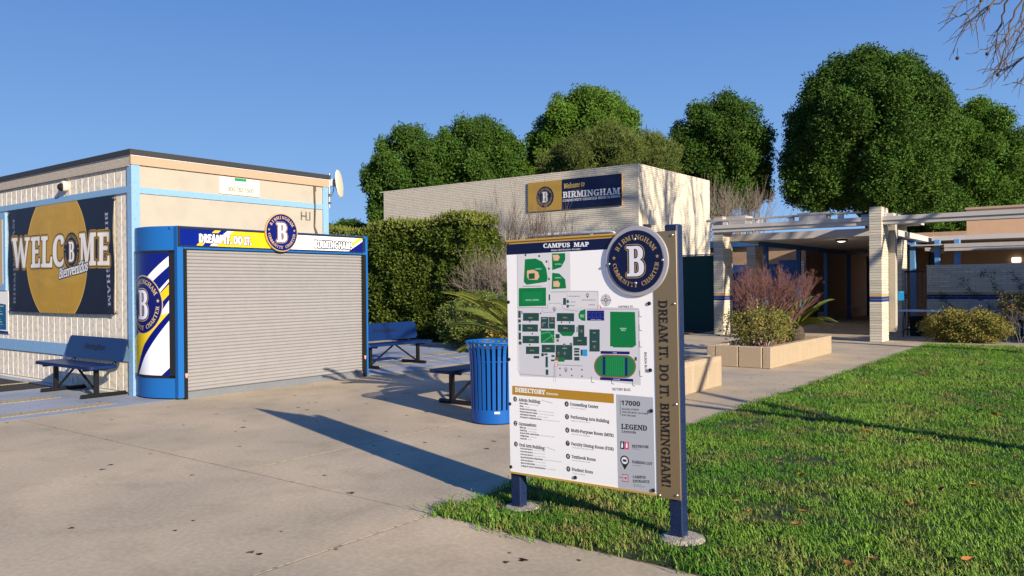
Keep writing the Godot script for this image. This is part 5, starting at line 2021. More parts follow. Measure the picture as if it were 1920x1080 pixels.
# ---------------------------------------------------------------- campus map sign
func campus_map_sign() -> void:
	var lean := tan(deg_to_rad(0.72))
	var px := 4.38
	var zc := -2.712
	var t := thing("campus_map_sign", "campus map and directory board with bronze side panel on navy posts", "sign", Vector3(px, 0, zc))
	t.rotation.x = -deg_to_rad(0.72)
	var y0 := 0.262
	var y1 := 1.857
	# posts with their footings
	for e in [[-3.32, 1.80], [-2.112, 1.90]]:
		var b := MB.new()
		b.cbox(Vector3(0.050, e[1] * 0.5 - 0.04, e[0] - zc), Vector3(0.078, e[1] + 0.08, 0.084), 0.007)
		var post := put("post", b, M.navy_post, t)
		b = MB.new()
		b.lathe([Vector2(0.0, -0.06), Vector2(0.14, -0.06), Vector2(0.135, 0.006), Vector2(0.11, 0.018), Vector2(0.0, 0.022)], 22, Vector3(0.055, 0, e[0] - zc + 0.02))
		put("footing", b, M.post_footing, post).set_meta("label", "rough concrete footing in the grass")
	# map board
	var white := s8(242, 240, 238)
	var navy := s8(12, 20, 58)
	var gold := s8(176, 132, 42)
	var ink := s8(38, 36, 40)
	var c := canvas(1.126, y1 - y0, 1000, white, "x", px, zc - 0.640, y1)
	c.lean = lean
	map_print(c, navy, gold, ink)
	var board := Node3D.new()
	board.name = "map_board"
	t.add_child(board)
	board.position = Vector3(0.004, (y0 + y1) * 0.5, -0.640 + 0.563)
	plate(board, "sheet", 1.126, y1 - y0, 0.008, print_mat("map_print", c, 0.38), M.white_paint, Vector3(-1, 0, 0))
	var b := MB.new()
	b.box(Vector3(-0.003, (y1 - y0) * 0.5 + 0.004, 0.0), Vector3(0.018, 0.012, 1.13))
	b.box(Vector3(-0.003, -(y1 - y0) * 0.5 - 0.004, 0.0), Vector3(0.018, 0.012, 1.13))
	put("edge_trim", b, M.gold_trim, board)
	# bronze side panel with upright lettering
	b = MB.new()
	b.cbox(Vector3(0.0, (y0 + y1) * 0.5 - 0.008, 0.565), Vector3(0.010, y1 - y0 + 0.02, 0.155), 0.002)
	var side := put("side_panel", b, M.bronze, t)
	var tm := TextMesh.new()
	tm.font = serif
	tm.text = "DREAM IT. DO IT. BIRMINGHAM!"
	tm.font_size = 64
	tm.pixel_size = 1.0 / 64
	tm.depth = 0.04
	tm.width = 100000.0
	var box := tm.get_aabb()
	var top := on_x(1245, 565, px)
	var low := on_x(1249, 914, px)
	var run := top.y - low.y
	var cap := 0.055
	var sx := run / box.size.x
	var sy := cap / 0.703
	var zt := (top.z + low.z) * 0.5 + lean * (top.y + low.y) * 0.5 - zc
	var bs := Basis(Vector3(0, -sx, 0), Vector3(0, 0, sy), Vector3(-0.06, 0, 0))
	var o := inst("lettering", tm, M.lettering_black, side)
	o.transform = Transform3D(bs, Vector3(-0.0065, (top.y + low.y) * 0.5, zt) - bs * (box.position + box.size * 0.5))
	# emblem on a thick clear disc, held off the board by four bolts
	c = Canvas.new(640, 640, navy)
	c.host = self
	c.emblem(Vector2(320, 320), 318, navy, s8(168, 138, 84), s8(218, 218, 224), false)
	var ec := on_x(1192.5, 491, px - 0.012)
	var where := Vector3(-0.008, ec.y, ec.z + lean * ec.y - zc)
	b = MB.new()
	var fb := Basis(Vector3(0, 0, 1), PI / 2)
	b.lathe([Vector2(0, -0.007), Vector2(0.216, -0.007), Vector2(0.219, -0.004), Vector2(0.219, 0.004), Vector2(0.216, 0.007), Vector2(0, 0.007)], 64, Vector3.ZERO, fb)
	var disc := put("emblem_backing", b, M.acrylic, t, Transform3D(Basis(), where))
	disc.set_meta("label", "thick greyish clear disc behind the emblem")
	var em := emblem_disc(t, where + Vector3(-0.0095, 0, 0), 0.191, 0.004, Vector3(-1, 0, 0), print_mat("map_emblem_print", c, 0.3), M.navy_post)
	em.set_meta("label", "round navy school emblem with large white letter")
	for e in [Vector2(0, 0.135), Vector2(0, -0.135), Vector2(-0.186, -0.012), Vector2(0.186, 0.0)]:
		b = MB.new()
		b.lathe([Vector2(0.009, 0.0), Vector2(0.009, 0.004), Vector2(0.006, 0.007), Vector2(0, 0.007)], 12, Vector3(-0.004, e.y, e.x), fb)
		b.tube([Vector3(0.002, e.y, e.x), Vector3(0.012, e.y, e.x)], [0.007], 8)
		put("bolt", b, M.steel, em)
	# clips and bolts of the boards
	for e in [[953.8, 564.4], [1217.8, 570.7], [1220, 695.8], [955, 671.7], [956.5, 755], [1222, 772], [958.5, 873], [1079.5, 894.8], [1225.7, 921], [953.5, 457.5]]:
		var p := on_x(e[0], e[1], px)
		b = MB.new()
		b.lathe([Vector2(0.012, 0.0), Vector2(0.012, 0.005), Vector2(0.009, 0.007), Vector2(0, 0.007)], 10, Vector3(-0.006, p.y - board.position.y, p.z + lean * p.y - zc - board.position.z), fb)
		put("bolt", b, M.dull_black, board)
	for e in [[1261.6, 443], [1265.6, 571.8], [1269, 760], [1270.4, 931], [1238, 930]]:
		var p := on_x(e[0], e[1], px)
		b = MB.new()
		b.lathe([Vector2(0.008, 0.0), Vector2(0.008, 0.004), Vector2(0.005, 0.008), Vector2(0, 0.008)], 10, Vector3(-0.005, p.y, p.z + lean * p.y - zc), fb)
		put("bolt", b, M.steel, side)

func map_print(c: Canvas, navy: Color, gold: Color, ink: Color) -> void:
	# positions read off two enlargements of the photograph: a at (940, 420) x4.5, q at (940, 560) x6, d at (950, 710) x4.697
	var pa := func(x: float, y: float) -> Array: return [940.0 + x / 4.5, 420.0 + y / 4.5]
	var pq := func(x: float, y: float) -> Array: return [940.0 + x / 6.0, 560.0 + y / 6.0]
	var pd := func(x: float, y: float) -> Array: return [950.0 + x / 4.697, 710.0 + y / 4.697]
	var poly := func(f: Callable, pts: Array, col: Color) -> void:
		var o := []
		for k in pts:
			o.append(f.call(k[0], k[1]))
		c.px(o, col)
	var rect := func(f: Callable, x0: float, y0: float, x1: float, y1: float, col: Color, tilt := 0.0) -> void:
		var o := [f.call(x0, y0), f.call(x1, y0 + tilt), f.call(x1, y1 + tilt), f.call(x0, y1)]
		c.px(o, col)
	var line := func(f: Callable, pts: Array, wide: float, col: Color) -> void:
		for i in pts.size() - 1:
			var a: Array = f.call(pts[i][0], pts[i][1])
			var e: Array = f.call(pts[i + 1][0], pts[i + 1][1])
			c.line(c.p(a[0], a[1]), c.p(e[0], e[1]), wide, col)
	var word := func(f: Callable, s: String, fo: Font, x0: float, y0: float, x1: float, y1: float, cap: float, zoom: float, col: Color, fat := 0.0, slant := 0.0) -> void:
		var a: Array = f.call(x0, y0)
		var e: Array = f.call(x1, y1)
		c.fit(s, fo, a[0], a[1], e[0], e[1], cap / zoom, col, fat, slant)
	var pale := s8(206, 205, 208)
	var green := s8(8, 118, 60)
	var slate := s8(38, 72, 70)
	var sand := s8(226, 178, 142)
	var road := s8(140, 140, 146)
	var blue := s8(16, 22, 105)
	var paper := s8(214, 212, 213)
	var white := s8(238, 238, 238)
	# campus ground
	poly.call(pa, [[130, 240], [580, 236], [585, 560], [820, 565], [820, 700], [1155, 715], [1160, 240 + 700], [135, 700]], paper)
	poly.call(pq, [[185, 85], [1555, 118], [1570, 985], [1000, 905], [205, 862]], pale)
	# header
	var hl := c.p(945, 476)
	var hr := c.p(1240, 464)
	c.poly([Vector2(-5, 18), Vector2(c.w + 5, 18), Vector2(c.w + 5, hr.y), Vector2(-5, hl.y)], navy)
	c.poly([Vector2(-5, -5), Vector2(c.w + 5, -5), Vector2(c.w + 5, 17), Vector2(-5, 17)], gold)
	word.call(pa, "CAMPUS  MAP", serif, 356, 196, 738, 188, 34, 4.5, white, 1.0)
	word.call(pa, "Mapa del Recinto Escolar", serif_light, 420, 224, 668, 215, 12, 4.5, white, 0.4, 0.2)
	# fields
	poly.call(pa, [[200, 290], [290, 285], [345, 312], [380, 370], [392, 450], [385, 482], [330, 490], [215, 505], [190, 480]], green)
	poly.call(pa, [[218, 385], [270, 378], [312, 400], [322, 440], [305, 465], [232, 462], [218, 440]], sand)
	poly.call(pa, [[232, 410], [283, 408], [283, 455], [232, 458]], s8(20, 90, 55))
	poly.call(pa, [[428, 245], [540, 243], [540, 300], [505, 362], [430, 385]], green)
	poly.call(pa, [[432, 258], [480, 255], [495, 275], [482, 305], [445, 305]], sand)
	poly.call(pa, [[430, 407], [490, 415], [540, 465], [548, 540], [425, 545]], green)
	poly.call(pa, [[440, 480], [480, 475], [497, 500], [490, 528], [440, 525]], sand)
	rect.call(pa, 148, 533, 378, 687, green, -2)
	rect.call(pa, 178, 565, 350, 660, s8(14, 128, 68), -2)
	for e in [["BASEBALL", 290, 378, 343, 9], ["SOFTBALL", 455, 340, 510, 9], ["SOFTBALL", 452, 455, 508, 9], ["SOCCER / LACROSSE", 206, 640, 316, 10]]:
		word.call(pa, e[0], sans, e[1], e[2], e[3], e[2] - 1, e[4], 4.5, white)
	rect.call(pq, 1225, 150, 1500, 540, green, 8)
	poly.call(pq, [[1225, 150], [1505, 158], [1517, 530], [1475, 558], [1262, 552], [1228, 515]], green)
	word.call(pq, "BALBOA", sans, 1338, 348, 1410, 350, 14, 6, white)
	word.call(pq, "FIELD", sans, 1352, 368, 1398, 370, 14, 6, white)
	poly.call(pq, [[948, 118], [948, 250], [905, 245], [872, 215], [868, 175], [890, 135]], green)
	word.call(pq, "CIRCLE", sans, 885, 190, 935, 191, 13, 6, white)
	word.call(pq, "DRIVE", sans, 890, 208, 932, 209, 13, 6, white)
	rect.call(pq, 965, 134, 1158, 246, blue, 3)
	for k in 4:
		var x := 980 + k * 46
		line.call(pq, [[x, 155], [x + 30, 155], [x + 30, 215], [x, 215], [x, 155]], 1.6, s8(90, 110, 190))
	word.call(pq, "TENNIS COURTS", sans, 1005, 240, 1125, 243, 9, 6, white)
	rect.call(pq, 445, 350, 598, 490, green, 2)
	line.call(pq, [[448, 385], [540, 370], [570, 410], [592, 480]], 3.0, s8(150, 190, 160))
	line.call(pq, [[470, 480], [570, 412], [598, 408]], 3.0, s8(150, 190, 160))
	poly.call(pq, [[640, 365], [828, 372], [795, 418], [690, 415]], green)
	# school blocks
	for e in [[245, 150, 425, 238], [237, 278, 413, 360], [240, 408, 425, 490], [278, 528, 428, 612], [625, 157, 820, 248], [635, 288, 828, 368], [445, 198, 605, 330], [865, 295, 935, 428], [808, 425, 965, 525], [455, 510, 605, 597], [612, 515, 800, 683], [992, 345, 1108, 595], [498, 645, 525, 765], [500, 790, 530, 850], [820, 553, 880, 575], [820, 582, 878, 604], [820, 616, 880, 640], [822, 653, 880, 694], [893, 572, 916, 640], [365, 635, 428, 662], [450, 605, 480, 640], [485, 608, 520, 628], [565, 628, 600, 650], [560, 678, 600, 698], [192, 125, 220, 205], [192, 222, 220, 255], [195, 275, 222, 350], [195, 370, 222, 450], [197, 470, 228, 505], [612, 393, 657, 440], [848, 315, 858, 375], [228, 130, 238, 162], [1500, 665, 1525, 705], [735, 10, 760, 45], [735, 65, 760, 98], [697, 0, 727, 62]]:
		rect.call(pq, e[0], e[1], e[2], e[3], slate, (e[2] - e[0]) * 0.02)
	for e in [[330, 205], [322, 320], [340, 455], [345, 572], [718, 208], [722, 327], [525, 552], [880, 470]]:
		word.call(pq, "HALL", sans, e[0] - 22, e[1] + 6, e[0] + 28, e[1] + 7, 12, 6, s8(190, 190, 80))
	for e in [["ADMIN", 455, 222, 510], ["ARTS", 465, 270, 500], ["DINING", 545, 272, 595], ["GYM", 1030, 390, 1062], ["MAIN", 1025, 488, 1068], ["MPR", 690, 560, 740]]:
		word.call(pq, e[0], sans, e[1], e[2], e[3], e[2] + 1, 11, 6, s8(200, 205, 205))
	line.call(pq, [[530, 200], [535, 240], [530, 290], [538, 328]], 3.0, s8(215, 215, 215))
	rect.call(pq, 918, 570, 968, 645, s8(40, 150, 215), 2)
	rect.call(pq, 640, 655, 712, 704, s8(20, 110, 55), 1)
	rect.call(pq, 604, 655, 640, 690, s8(150, 100, 50), 1)
	for e in [[572, 225, "1"], [466, 288, "2"], [900, 362, "3"], [635, 465, "4"], [710, 516, "5"], [784, 510, "6"], [645, 610, "7"], [714, 610, "8"], [1048, 545, "9"]]:
		var q: Array = pq.call(e[0], e[1])
		c.disc(c.p(q[0], q[1]), 10.5, s8(190, 150, 80))
		c.disc(c.p(q[0], q[1]), 9.0, ink)
		word.call(pq, e[2], serif, e[0] - 5, e[1] + 8, e[0] + 5, e[1] + 8, 16, 6, white)
	# stadium
	rect.call(pq, 1118, 590, 1445, 622, blue, 12)
	rect.call(pq, 1112, 885, 1485, 915, blue, 26)
	word.call(pq, "HOME", sans, 1255, 620, 1300, 622, 13, 6, white)
	word.call(pq, "VISITORS", sans, 1260, 918, 1335, 922, 13, 6, white)
	for e in [[0.0, s8(150, 95, 75)], [12.0, s8(40, 120, 70)]]:
		var pts := []
		for k in 40:
			var a := TAU * k / 40.0
			var q := Vector2(cos(a), sin(a))
			var s := Vector2(1280 + signf(q.x) * 115 + q.x * (122 - e[0]), 765 + q.y * (130 - e[0]) + signf(q.x) * 5)
			pts.append([s.x, s.y])
		poly.call(pq, pts, e[1])
	rect.call(pq, 1172, 662, 1395, 860, s8(16, 128, 66), 6)
	rect.call(pq, 1142, 655, 1170, 858, blue, 1)
	rect.call(pq, 1393, 672, 1420, 875, blue, 1)
	for k in 8:
		line.call(pq, [[1200 + k * 25, 668], [1200 + k * 25, 862]], 1.4, s8(80, 165, 110))
	# streets
	line.call(pq, [[185, 88], [500, 95], [520, 100]], 3.0, road)
	line.call(pq, [[520, 98], [525, 55], [545, 45], [660, 48], [685, 65], [690, 100], [720, 118], [870, 140]], 2.6, road)
	line.call(pq, [[460, 100], [465, 140], [490, 150], [600, 145], [625, 110]], 2.6, road)
	line.call(pq, [[965, 118], [1540, 125]], 3.0, road)
	line.call(pq, [[185, 100], [190, 790], [215, 838], [600, 872], [600, 720]], 3.2, road)
	line.call(pq, [[640, 740], [918, 755]], 5.0, s8(160, 160, 164))
	line.call(pq, [[1545, 160], [1550, 860]], 2.0, road)
	line.call(pa, [[135, 250], [140, 700]], 2.0, road)
	line.call(pa, [[420, 565], [815, 570], [818, 690]], 2.4, road)
	line.call(pa, [[418, 575], [555, 575], [558, 700]], 1.6, road)
	line.call(pa, [[400, 300], [405, 560]], 1.6, road)
	line.call(pq, [[610, 730], [612, 930]], 2.0, road)
	line.call(pq, [[588, 740], [590, 930]], 2.0, road)
	for e in [[1150, 180], [1152, 335], [1158, 515], [1550, 850], [1010, 910], [1236, 930], [1470, 950]]:
		pass
	for e in [[1548, 185], [1550, 340], [1552, 525], [1555, 855], [1012, 915], [1240, 935], [1475, 960]]:
		line.call(pq, [[e[0], e[1] - 40], [e[0] + 3, e[1] + 25], [e[0] + 32, e[1] + 30]], 3.2, s8(30, 60, 50))
	for e in [[660, 780], [790, 790], [908, 798], [662, 855], [794, 862], [908, 872], [442, 158], [322, 248], [678, 262], [770, 265], [350, 385], [320, 508], [440, 345]]:
		var q: Array = pq.call(e[0], e[1])
		c.disc(c.p(q[0], q[1]), 5.5, s8(60, 62, 58))
	for e in [[205, 255], [320, 265], [382, 312], [402, 372], [403, 460]]:
		var q: Array = pa.call(e[0], e[1])
		c.disc(c.p(q[0], q[1]), 8.0, s8(70, 92, 50))
	for e in [[595, 105], [727, 790]]:
		pin(c, pq.call(e[0], e[1]), 11.0, ink)
	pin(c, pa.call(727, 598), 11.0, ink)
	for e in [[400, 590, 412, 640], [522, 622, 547, 680]]:
		rect.call(pa, e[0], e[1], e[2], e[3], slate, 0)
	for e in [["VIRTUAL ACADEMY OFFICE", 568, 612, 662], ["I.T. OFFICE", 568, 660, 625], ["HAYNES PARKING LOT", 680, 645, 795], ["SECURITY BOOTH", 738, 686, 790]]:
		word.call(pa, e[0], sans, e[1], e[2], e[3], e[2] + 1, 8, 4.5, s8(80, 78, 82))
	line.call(pa, [[178, 518], [340, 518]], 4.0, s8(120, 118, 122))
	line.call(pa, [[568, 686], [620, 688]], 4.0, s8(120, 118, 122))
	# compass
	var cq: Array = pa.call(883, 645)
	var cc := c.p(cq[0], cq[1])
	c.disc(cc, 36, ink)
	c.disc(cc, 34, paper)
	c.disc(cc, 26, ink)
	c.disc(cc, 24.5, paper)
	for k in 8:
		var a := TAU * k / 8
		var far := 46.0 if k % 2 == 0 else 22.0
		c.poly([cc + Vector2.from_angle(a) * far, cc + Vector2.from_angle(a + 0.5) * 7.0, cc + Vector2.from_angle(a - 0.5) * 7.0], ink)
	# street names
	word.call(pa, "HAYNES ST.", sans_light, 990, 710, 1116, 712, 17, 4.5, ink, 0.5)
	word.call(pq, "VICTORY BLVD.", sans_light, 1248, 1035, 1460, 1046, 26, 6, ink, 0.5)
	var ba: Array = pq.call(1610, 612)
	var bb: Array = pq.call(1616, 845)
	var va := c.p(ba[0], ba[1])
	var vb := c.p(bb[0], bb[1])
	var gx: Vector2 = (vb - va) / float(c.glyphs("BALBOA BLVD.", sans_light)[1])
	c.text("BALBOA BLVD.", sans_light, Transform2D(gx, Vector2(22.0, 0), va), ink, 0.5)
	# entrances
	for e in [[1100, 100], [620, 735]]:
		var q: Array = pq.call(e[0], e[1])
		var m := c.p(q[0], q[1])
		c.poly([m + Vector2(-12, -12), m + Vector2(12, -12), m + Vector2(12, 12), m + Vector2(-12, 12)], s8(200, 40, 60))
		c.poly([m + Vector2(-9, -9), m + Vector2(9, -9), m + Vector2(9, 9), m + Vector2(-9, 9)], white)
		c.line(m + Vector2(-4, 0), m + Vector2(18, 0), 3.0, s8(200, 40, 60))
	# directory bar
	poly.call(pd, [[50, 52], [945, 137], [945, 221], [50, 130]], gold)
	word.call(pd, "DIRECTORY", serif, 76, 105, 340, 133, 36, 4.697, white, 1.2)
	word.call(pd, "Directorio", serif_light, 350, 133, 455, 144, 18, 4.697, white, 0.5)
	# directory lists
	var entries := [["1", 75, 170, "Admin Building:", 107, 187, 298, 211], ["2", 78, 383, "Gymnasium:", 109, 400, 262, 417], ["3", 82, 566, "Oral Arts Building:", 112, 584, 338, 620], ["4", 529, 220, "Counseling Center", 560, 232, 808, 263], ["5", 532, 332, "Performing Arts Building", 564, 345, 904, 392], ["6", 535, 450, "Multi-Purpose Room (MPR)", 567, 463, 943, 516], ["7", 538, 566, "Faculty Dining Room (FDR)", 570, 582, 943, 636], ["8", 541, 681, "Textbook Room", 573, 695, 785, 727], ["9", 544, 792, "Student Store", 575, 806, 760, 838]]
	for e in entries:
		var q: Array = pd.call(e[1], e[2])
		c.disc(c.p(q[0], q[1]), 17.5, ink, 0.9)
		word.call(pd, e[0], serif, e[1] - 6, e[2] + 12, e[1] + 7, e[2] + 13, 24, 4.697, white)
		word.call(pd, e[3], serif_light, e[4], e[5], e[6], e[7], 24, 4.697, ink, 0.9)
	var subs := [["Centro de Consejería", 565, 258, 697, 274], ["Edificio de Artes Escénicas", 568, 372, 738, 392], ["Salón de Usos Múltiples", 572, 490, 735, 512], ["Comedor del Personal", 575, 607, 768, 633], ["Salón de Libros de Estudio", 577, 720, 737, 742], ["Tienda Estudiantil", 580, 832, 694, 852], ["Edificio de Administración", 310, 188, 405, 215], ["Edificio de Artes Orales", 352, 602, 428, 632]]
	for e in subs:
		word.call(pd, e[0], serif_light, e[1], e[2], e[3], e[4], 10, 4.697, s8(120, 118, 120))
	var lists := [[["Main Office", "Oficina Principal"], ["Nurse", "Enfermería"], ["Student Data Services", "Servicios de Datos Estudiantiles"], ["Parent Resource Center", "Centro de Recursos para Padres"], ["Admissions & Records", "Admisiones y Registros"], ["Principal's Conference Room", "Sala de Conferencias del Director"]], [["Main Gym", "Gimnasio Principal"], ["Small Gym", "Gimnasio Pequeño"], ["Boys & Girls Locker Room", "Vestuarios de Niños y Niñas"], ["Weight Room", "Sala de Pesas"], ["Room 109", "Sala 109"]], [["Oral Arts Room 1", "Sala de Artes Orales 1"], ["Oral Arts Room 2", "Sala de Artes Orales 2"], ["Oral Arts Room 3", "Sala de Artes Orales 3"], ["Special Education Department", "Departamento de Educación Especial"], ["Oral Arts Room 4", "Sala de Artes Orales 4"], ["Blue & Gold Center", "Centro Azul y Dorado"], ["College & Career Center/Library", "Centro de Colegio"]]]
	var starts := [[112, 212, 24.3, 6.0], [115, 425, 24.3, 6.0], [118, 610, 25.5, 6.0]]
	for k in 3:
		for i in lists[k].size():
			var e: Array = lists[k][i]
			var x: float = starts[k][0] + i * 1.0
			var y: float = starts[k][1] + i * starts[k][2]
			var wide: float = e[0].length() * 7.1
			word.call(pd, "-" + e[0], serif_light, x, y, x + wide, y + wide * 0.13, 12.5, 4.697, ink, 0.5)
			var w2: float = e[1].length() * 4.6
			word.call(pd, e[1], serif_light, x + wide + 10, y + (wide + 10) * 0.13, x + wide + 10 + w2, y + (wide + 10 + w2) * 0.13, 8, 4.697, s8(125, 122, 125))
	# legend
	poly.call(pd, [[963, 141], [1290, 173], [1310, 1020], [982, 965]], s8(172, 175, 182))
	line.call(pd, [[1000, 187], [1002, 328]], 2.4, ink)
	word.call(pd, "17000", sans, 1010, 236, 1175, 250, 40, 4.697, ink, 0.4)
	word.call(pd, "HAYNES STREET", sans, 1015, 278, 1168, 288, 13, 4.697, ink)
	word.call(pd, "LAKE BALBOA, CA 91406", sans, 1014, 302, 1245, 324, 13, 4.697, ink)
	word.call(pd, "818.758.5200", sans, 1016, 330, 1137, 342, 13, 4.697, ink)
	word.call(pd, "LEGEND", serif, 1010, 445, 1236, 466, 42, 4.697, ink, 1.0)
	word.call(pd, "Leyenda", serif_light, 1012, 477, 1138, 489, 20, 4.697, ink, 0.5, 0.2)
	for e in [["RESTROOM", 1104, 610, 1250, 620, "Baños", 626], ["PARKING LOT", 1106, 748, 1284, 770, "Aparcamiento", 772], ["CAMPUS", 1112, 880, 1224, 888, "", 0], ["ENTRANCE", 1112, 918, 1258, 927, "Entrada al", 940]]:
		word.call(pd, e[0], serif, e[1], e[2], e[3], e[4], 22, 4.697, ink, 0.4)
		if e[5]:
			word.call(pd, e[5], serif_light, e[1] + 6, e[6], e[1] + 76, e[6] + 8, 10, 4.697, s8(90, 90, 95))
	word.call(pd, "Recinto Escolar", serif_light, 1118, 955, 1222, 965, 10, 4.697, s8(90, 90, 95))
	rect.call(pd, 1002, 555, 1037, 622, navy, 3)
	rect.call(pd, 1040, 559, 1076, 626, s8(205, 45, 95), 3)
	for e in [[1018, 570], [1058, 573]]:
		var q: Array = pd.call(e[0], e[1])
		c.disc(c.p(q[0], q[1]), 4.6, white)
		rect.call(pd, e[0] - 8, e[1] + 7, e[0] + 8, e[1] + 42, white, 0)
	pin(c, pd.call(1040, 725), 31.0, ink)
	var lq: Array = pd.call(1046, 880)
	var lm := c.p(lq[0], lq[1])
	var red := s8(190, 35, 65)
	c.poly([lm + Vector2(-22, -24), lm + Vector2(22, -24), lm + Vector2(22, 24), lm + Vector2(-22, 24)], red)
	c.poly([lm + Vector2(-18, -20), lm + Vector2(18, -20), lm + Vector2(18, 20), lm + Vector2(-18, 20)], s8(178, 181, 187))
	c.poly([lm + Vector2(-26, -12), lm + Vector2(-14, -12), lm + Vector2(-14, 12), lm + Vector2(-26, 12)], s8(176, 179, 185))
	c.line(lm + Vector2(-44, 0), lm + Vector2(2, 0), 4.0, red)
	c.disc(lm + Vector2(3, 0), 7.0, red)

func pin(c: Canvas, where: Array, r: float, ink: Color) -> void:
	var m := c.p(where[0], where[1])
	c.disc(m, r, ink)
	c.poly([m + Vector2(-r * 0.85, r * 0.5), m + Vector2(r * 0.85, r * 0.5), m + Vector2(0, r * 1.9)], ink)
	c.disc(m, r * 0.72, s8(225, 225, 228))
	c.poly([m + Vector2(-r * 0.42, -r * 0.2), m + Vector2(r * 0.42, -r * 0.2), m + Vector2(r * 0.42, r * 0.25), m + Vector2(-r * 0.42, r * 0.25)], ink)

# ---------------------------------------------------------------- benches
func bench(called: String, label: String, where: Vector3, turn: float, backed := true) -> Node3D:
	# local x runs along the bench, local z points to the front
	var t := thing(called, label, "bench", where, turn, "blue coated steel benches on the plaza")
	var long := 1.76
	var b := MB.new()
	b.prism(rounded(long, 0.40, 0.07), -0.016, 0.016, Transform3D(Basis(Vector3(1, 0, 0), -PI / 2), Vector3(0, 0.445, 0.13)))
	var seat := put("seat", b, M.bench_blue, t)
	b = MB.new()
	b.prism(rounded(long - 0.02, 0.42, 0.07), -0.012, 0.0, Transform3D(Basis(Vector3(1, 0, 0), -PI / 2), Vector3(0, 0.43, 0.13)))
	put("rolled_edge", b, M.bench_blue, seat)
	if backed:
		bench_back(t, long)
	bench_frame(t, backed)
	return t

func bench_back(t: Node3D, long: float) -> void:
	var tilt := deg_to_rad(14.0)
	var b: MB
	b = MB.new()
	b.prism(rounded(long, 0.34, 0.075), -0.014, 0.014, Transform3D(Basis(Vector3(1, 0, 0), -tilt), Vector3(0, 0.655, -0.17)))
	var back := put("backrest", b, M.bench_blue, t)
	var tm := TextMesh.new()
	tm.font = serif_light
	tm.text = "Birmingham"
	tm.font_size = 64
	tm.pixel_size = 1.0 / 64
	tm.depth = 0.03
	tm.width = 100000.0
	var wide := tm.get_aabb().size.x
	var s := 0.62 / wide
	var bs := Basis(Vector3(1, 0, 0), -tilt)
	var o := inst("lettering", tm, M.lettering_black, back)
	o.transform = Transform3D(Basis(bs.x * s, bs.y * s + bs.x * s * 0.25, bs.z * 0.08), Vector3(0, 0.675, -0.17) + bs.z * 0.015)

func bench_frame(t: Node3D, backed: bool) -> void:
	for sx in [-0.635, 0.635]:
		var b := MB.new()
		b.cbox(Vector3(sx, 0.225, 0.12), Vector3(0.06, 0.39, 0.06), 0.006)
		put("leg", b, M.black_metal, t)
		b = MB.new()
		b.tube([Vector3(sx, 0.031, -0.31), Vector3(sx, 0.031, 0.33)], [0.03], 10)
		put("foot", b, M.black_metal, t)
		b = MB.new()
		if backed:
			b.tube([Vector3(sx, 0.405, 0.30), Vector3(sx, 0.405, -0.02), Vector3(sx, 0.42, -0.09), Vector3(sx, 0.47, -0.145), Vector3(sx, 0.56, -0.175), Vector3(sx, 0.74, -0.218)], [0.024], 10)
		else:
			b.tube([Vector3(sx, 0.405, 0.30), Vector3(sx, 0.405, -0.04)], [0.024], 10)
		put("support", b, M.black_metal, t)
		b = MB.new()
		b.tube([Vector3(sx * 0.97, 0.06, 0.10), Vector3(0.02 * signf(sx), 0.41, 0.11)], [0.018], 8)
		put("brace", b, M.black_metal, t)

func benches() -> void:
	bench("bench", "blue bench with backrest standing against portable classroom siding", Vector3(5.50, 0, -12.13), -PI / 2)
	bench("bench", "blue bench in front of the hedge beside the shuttered kiosk", Vector3(10.87, 0, -11.25), 0.0)
	bench("bench", "backless blue bench in deep shade behind the litter bin", Vector3(8.42, 0, -6.80), PI, false)

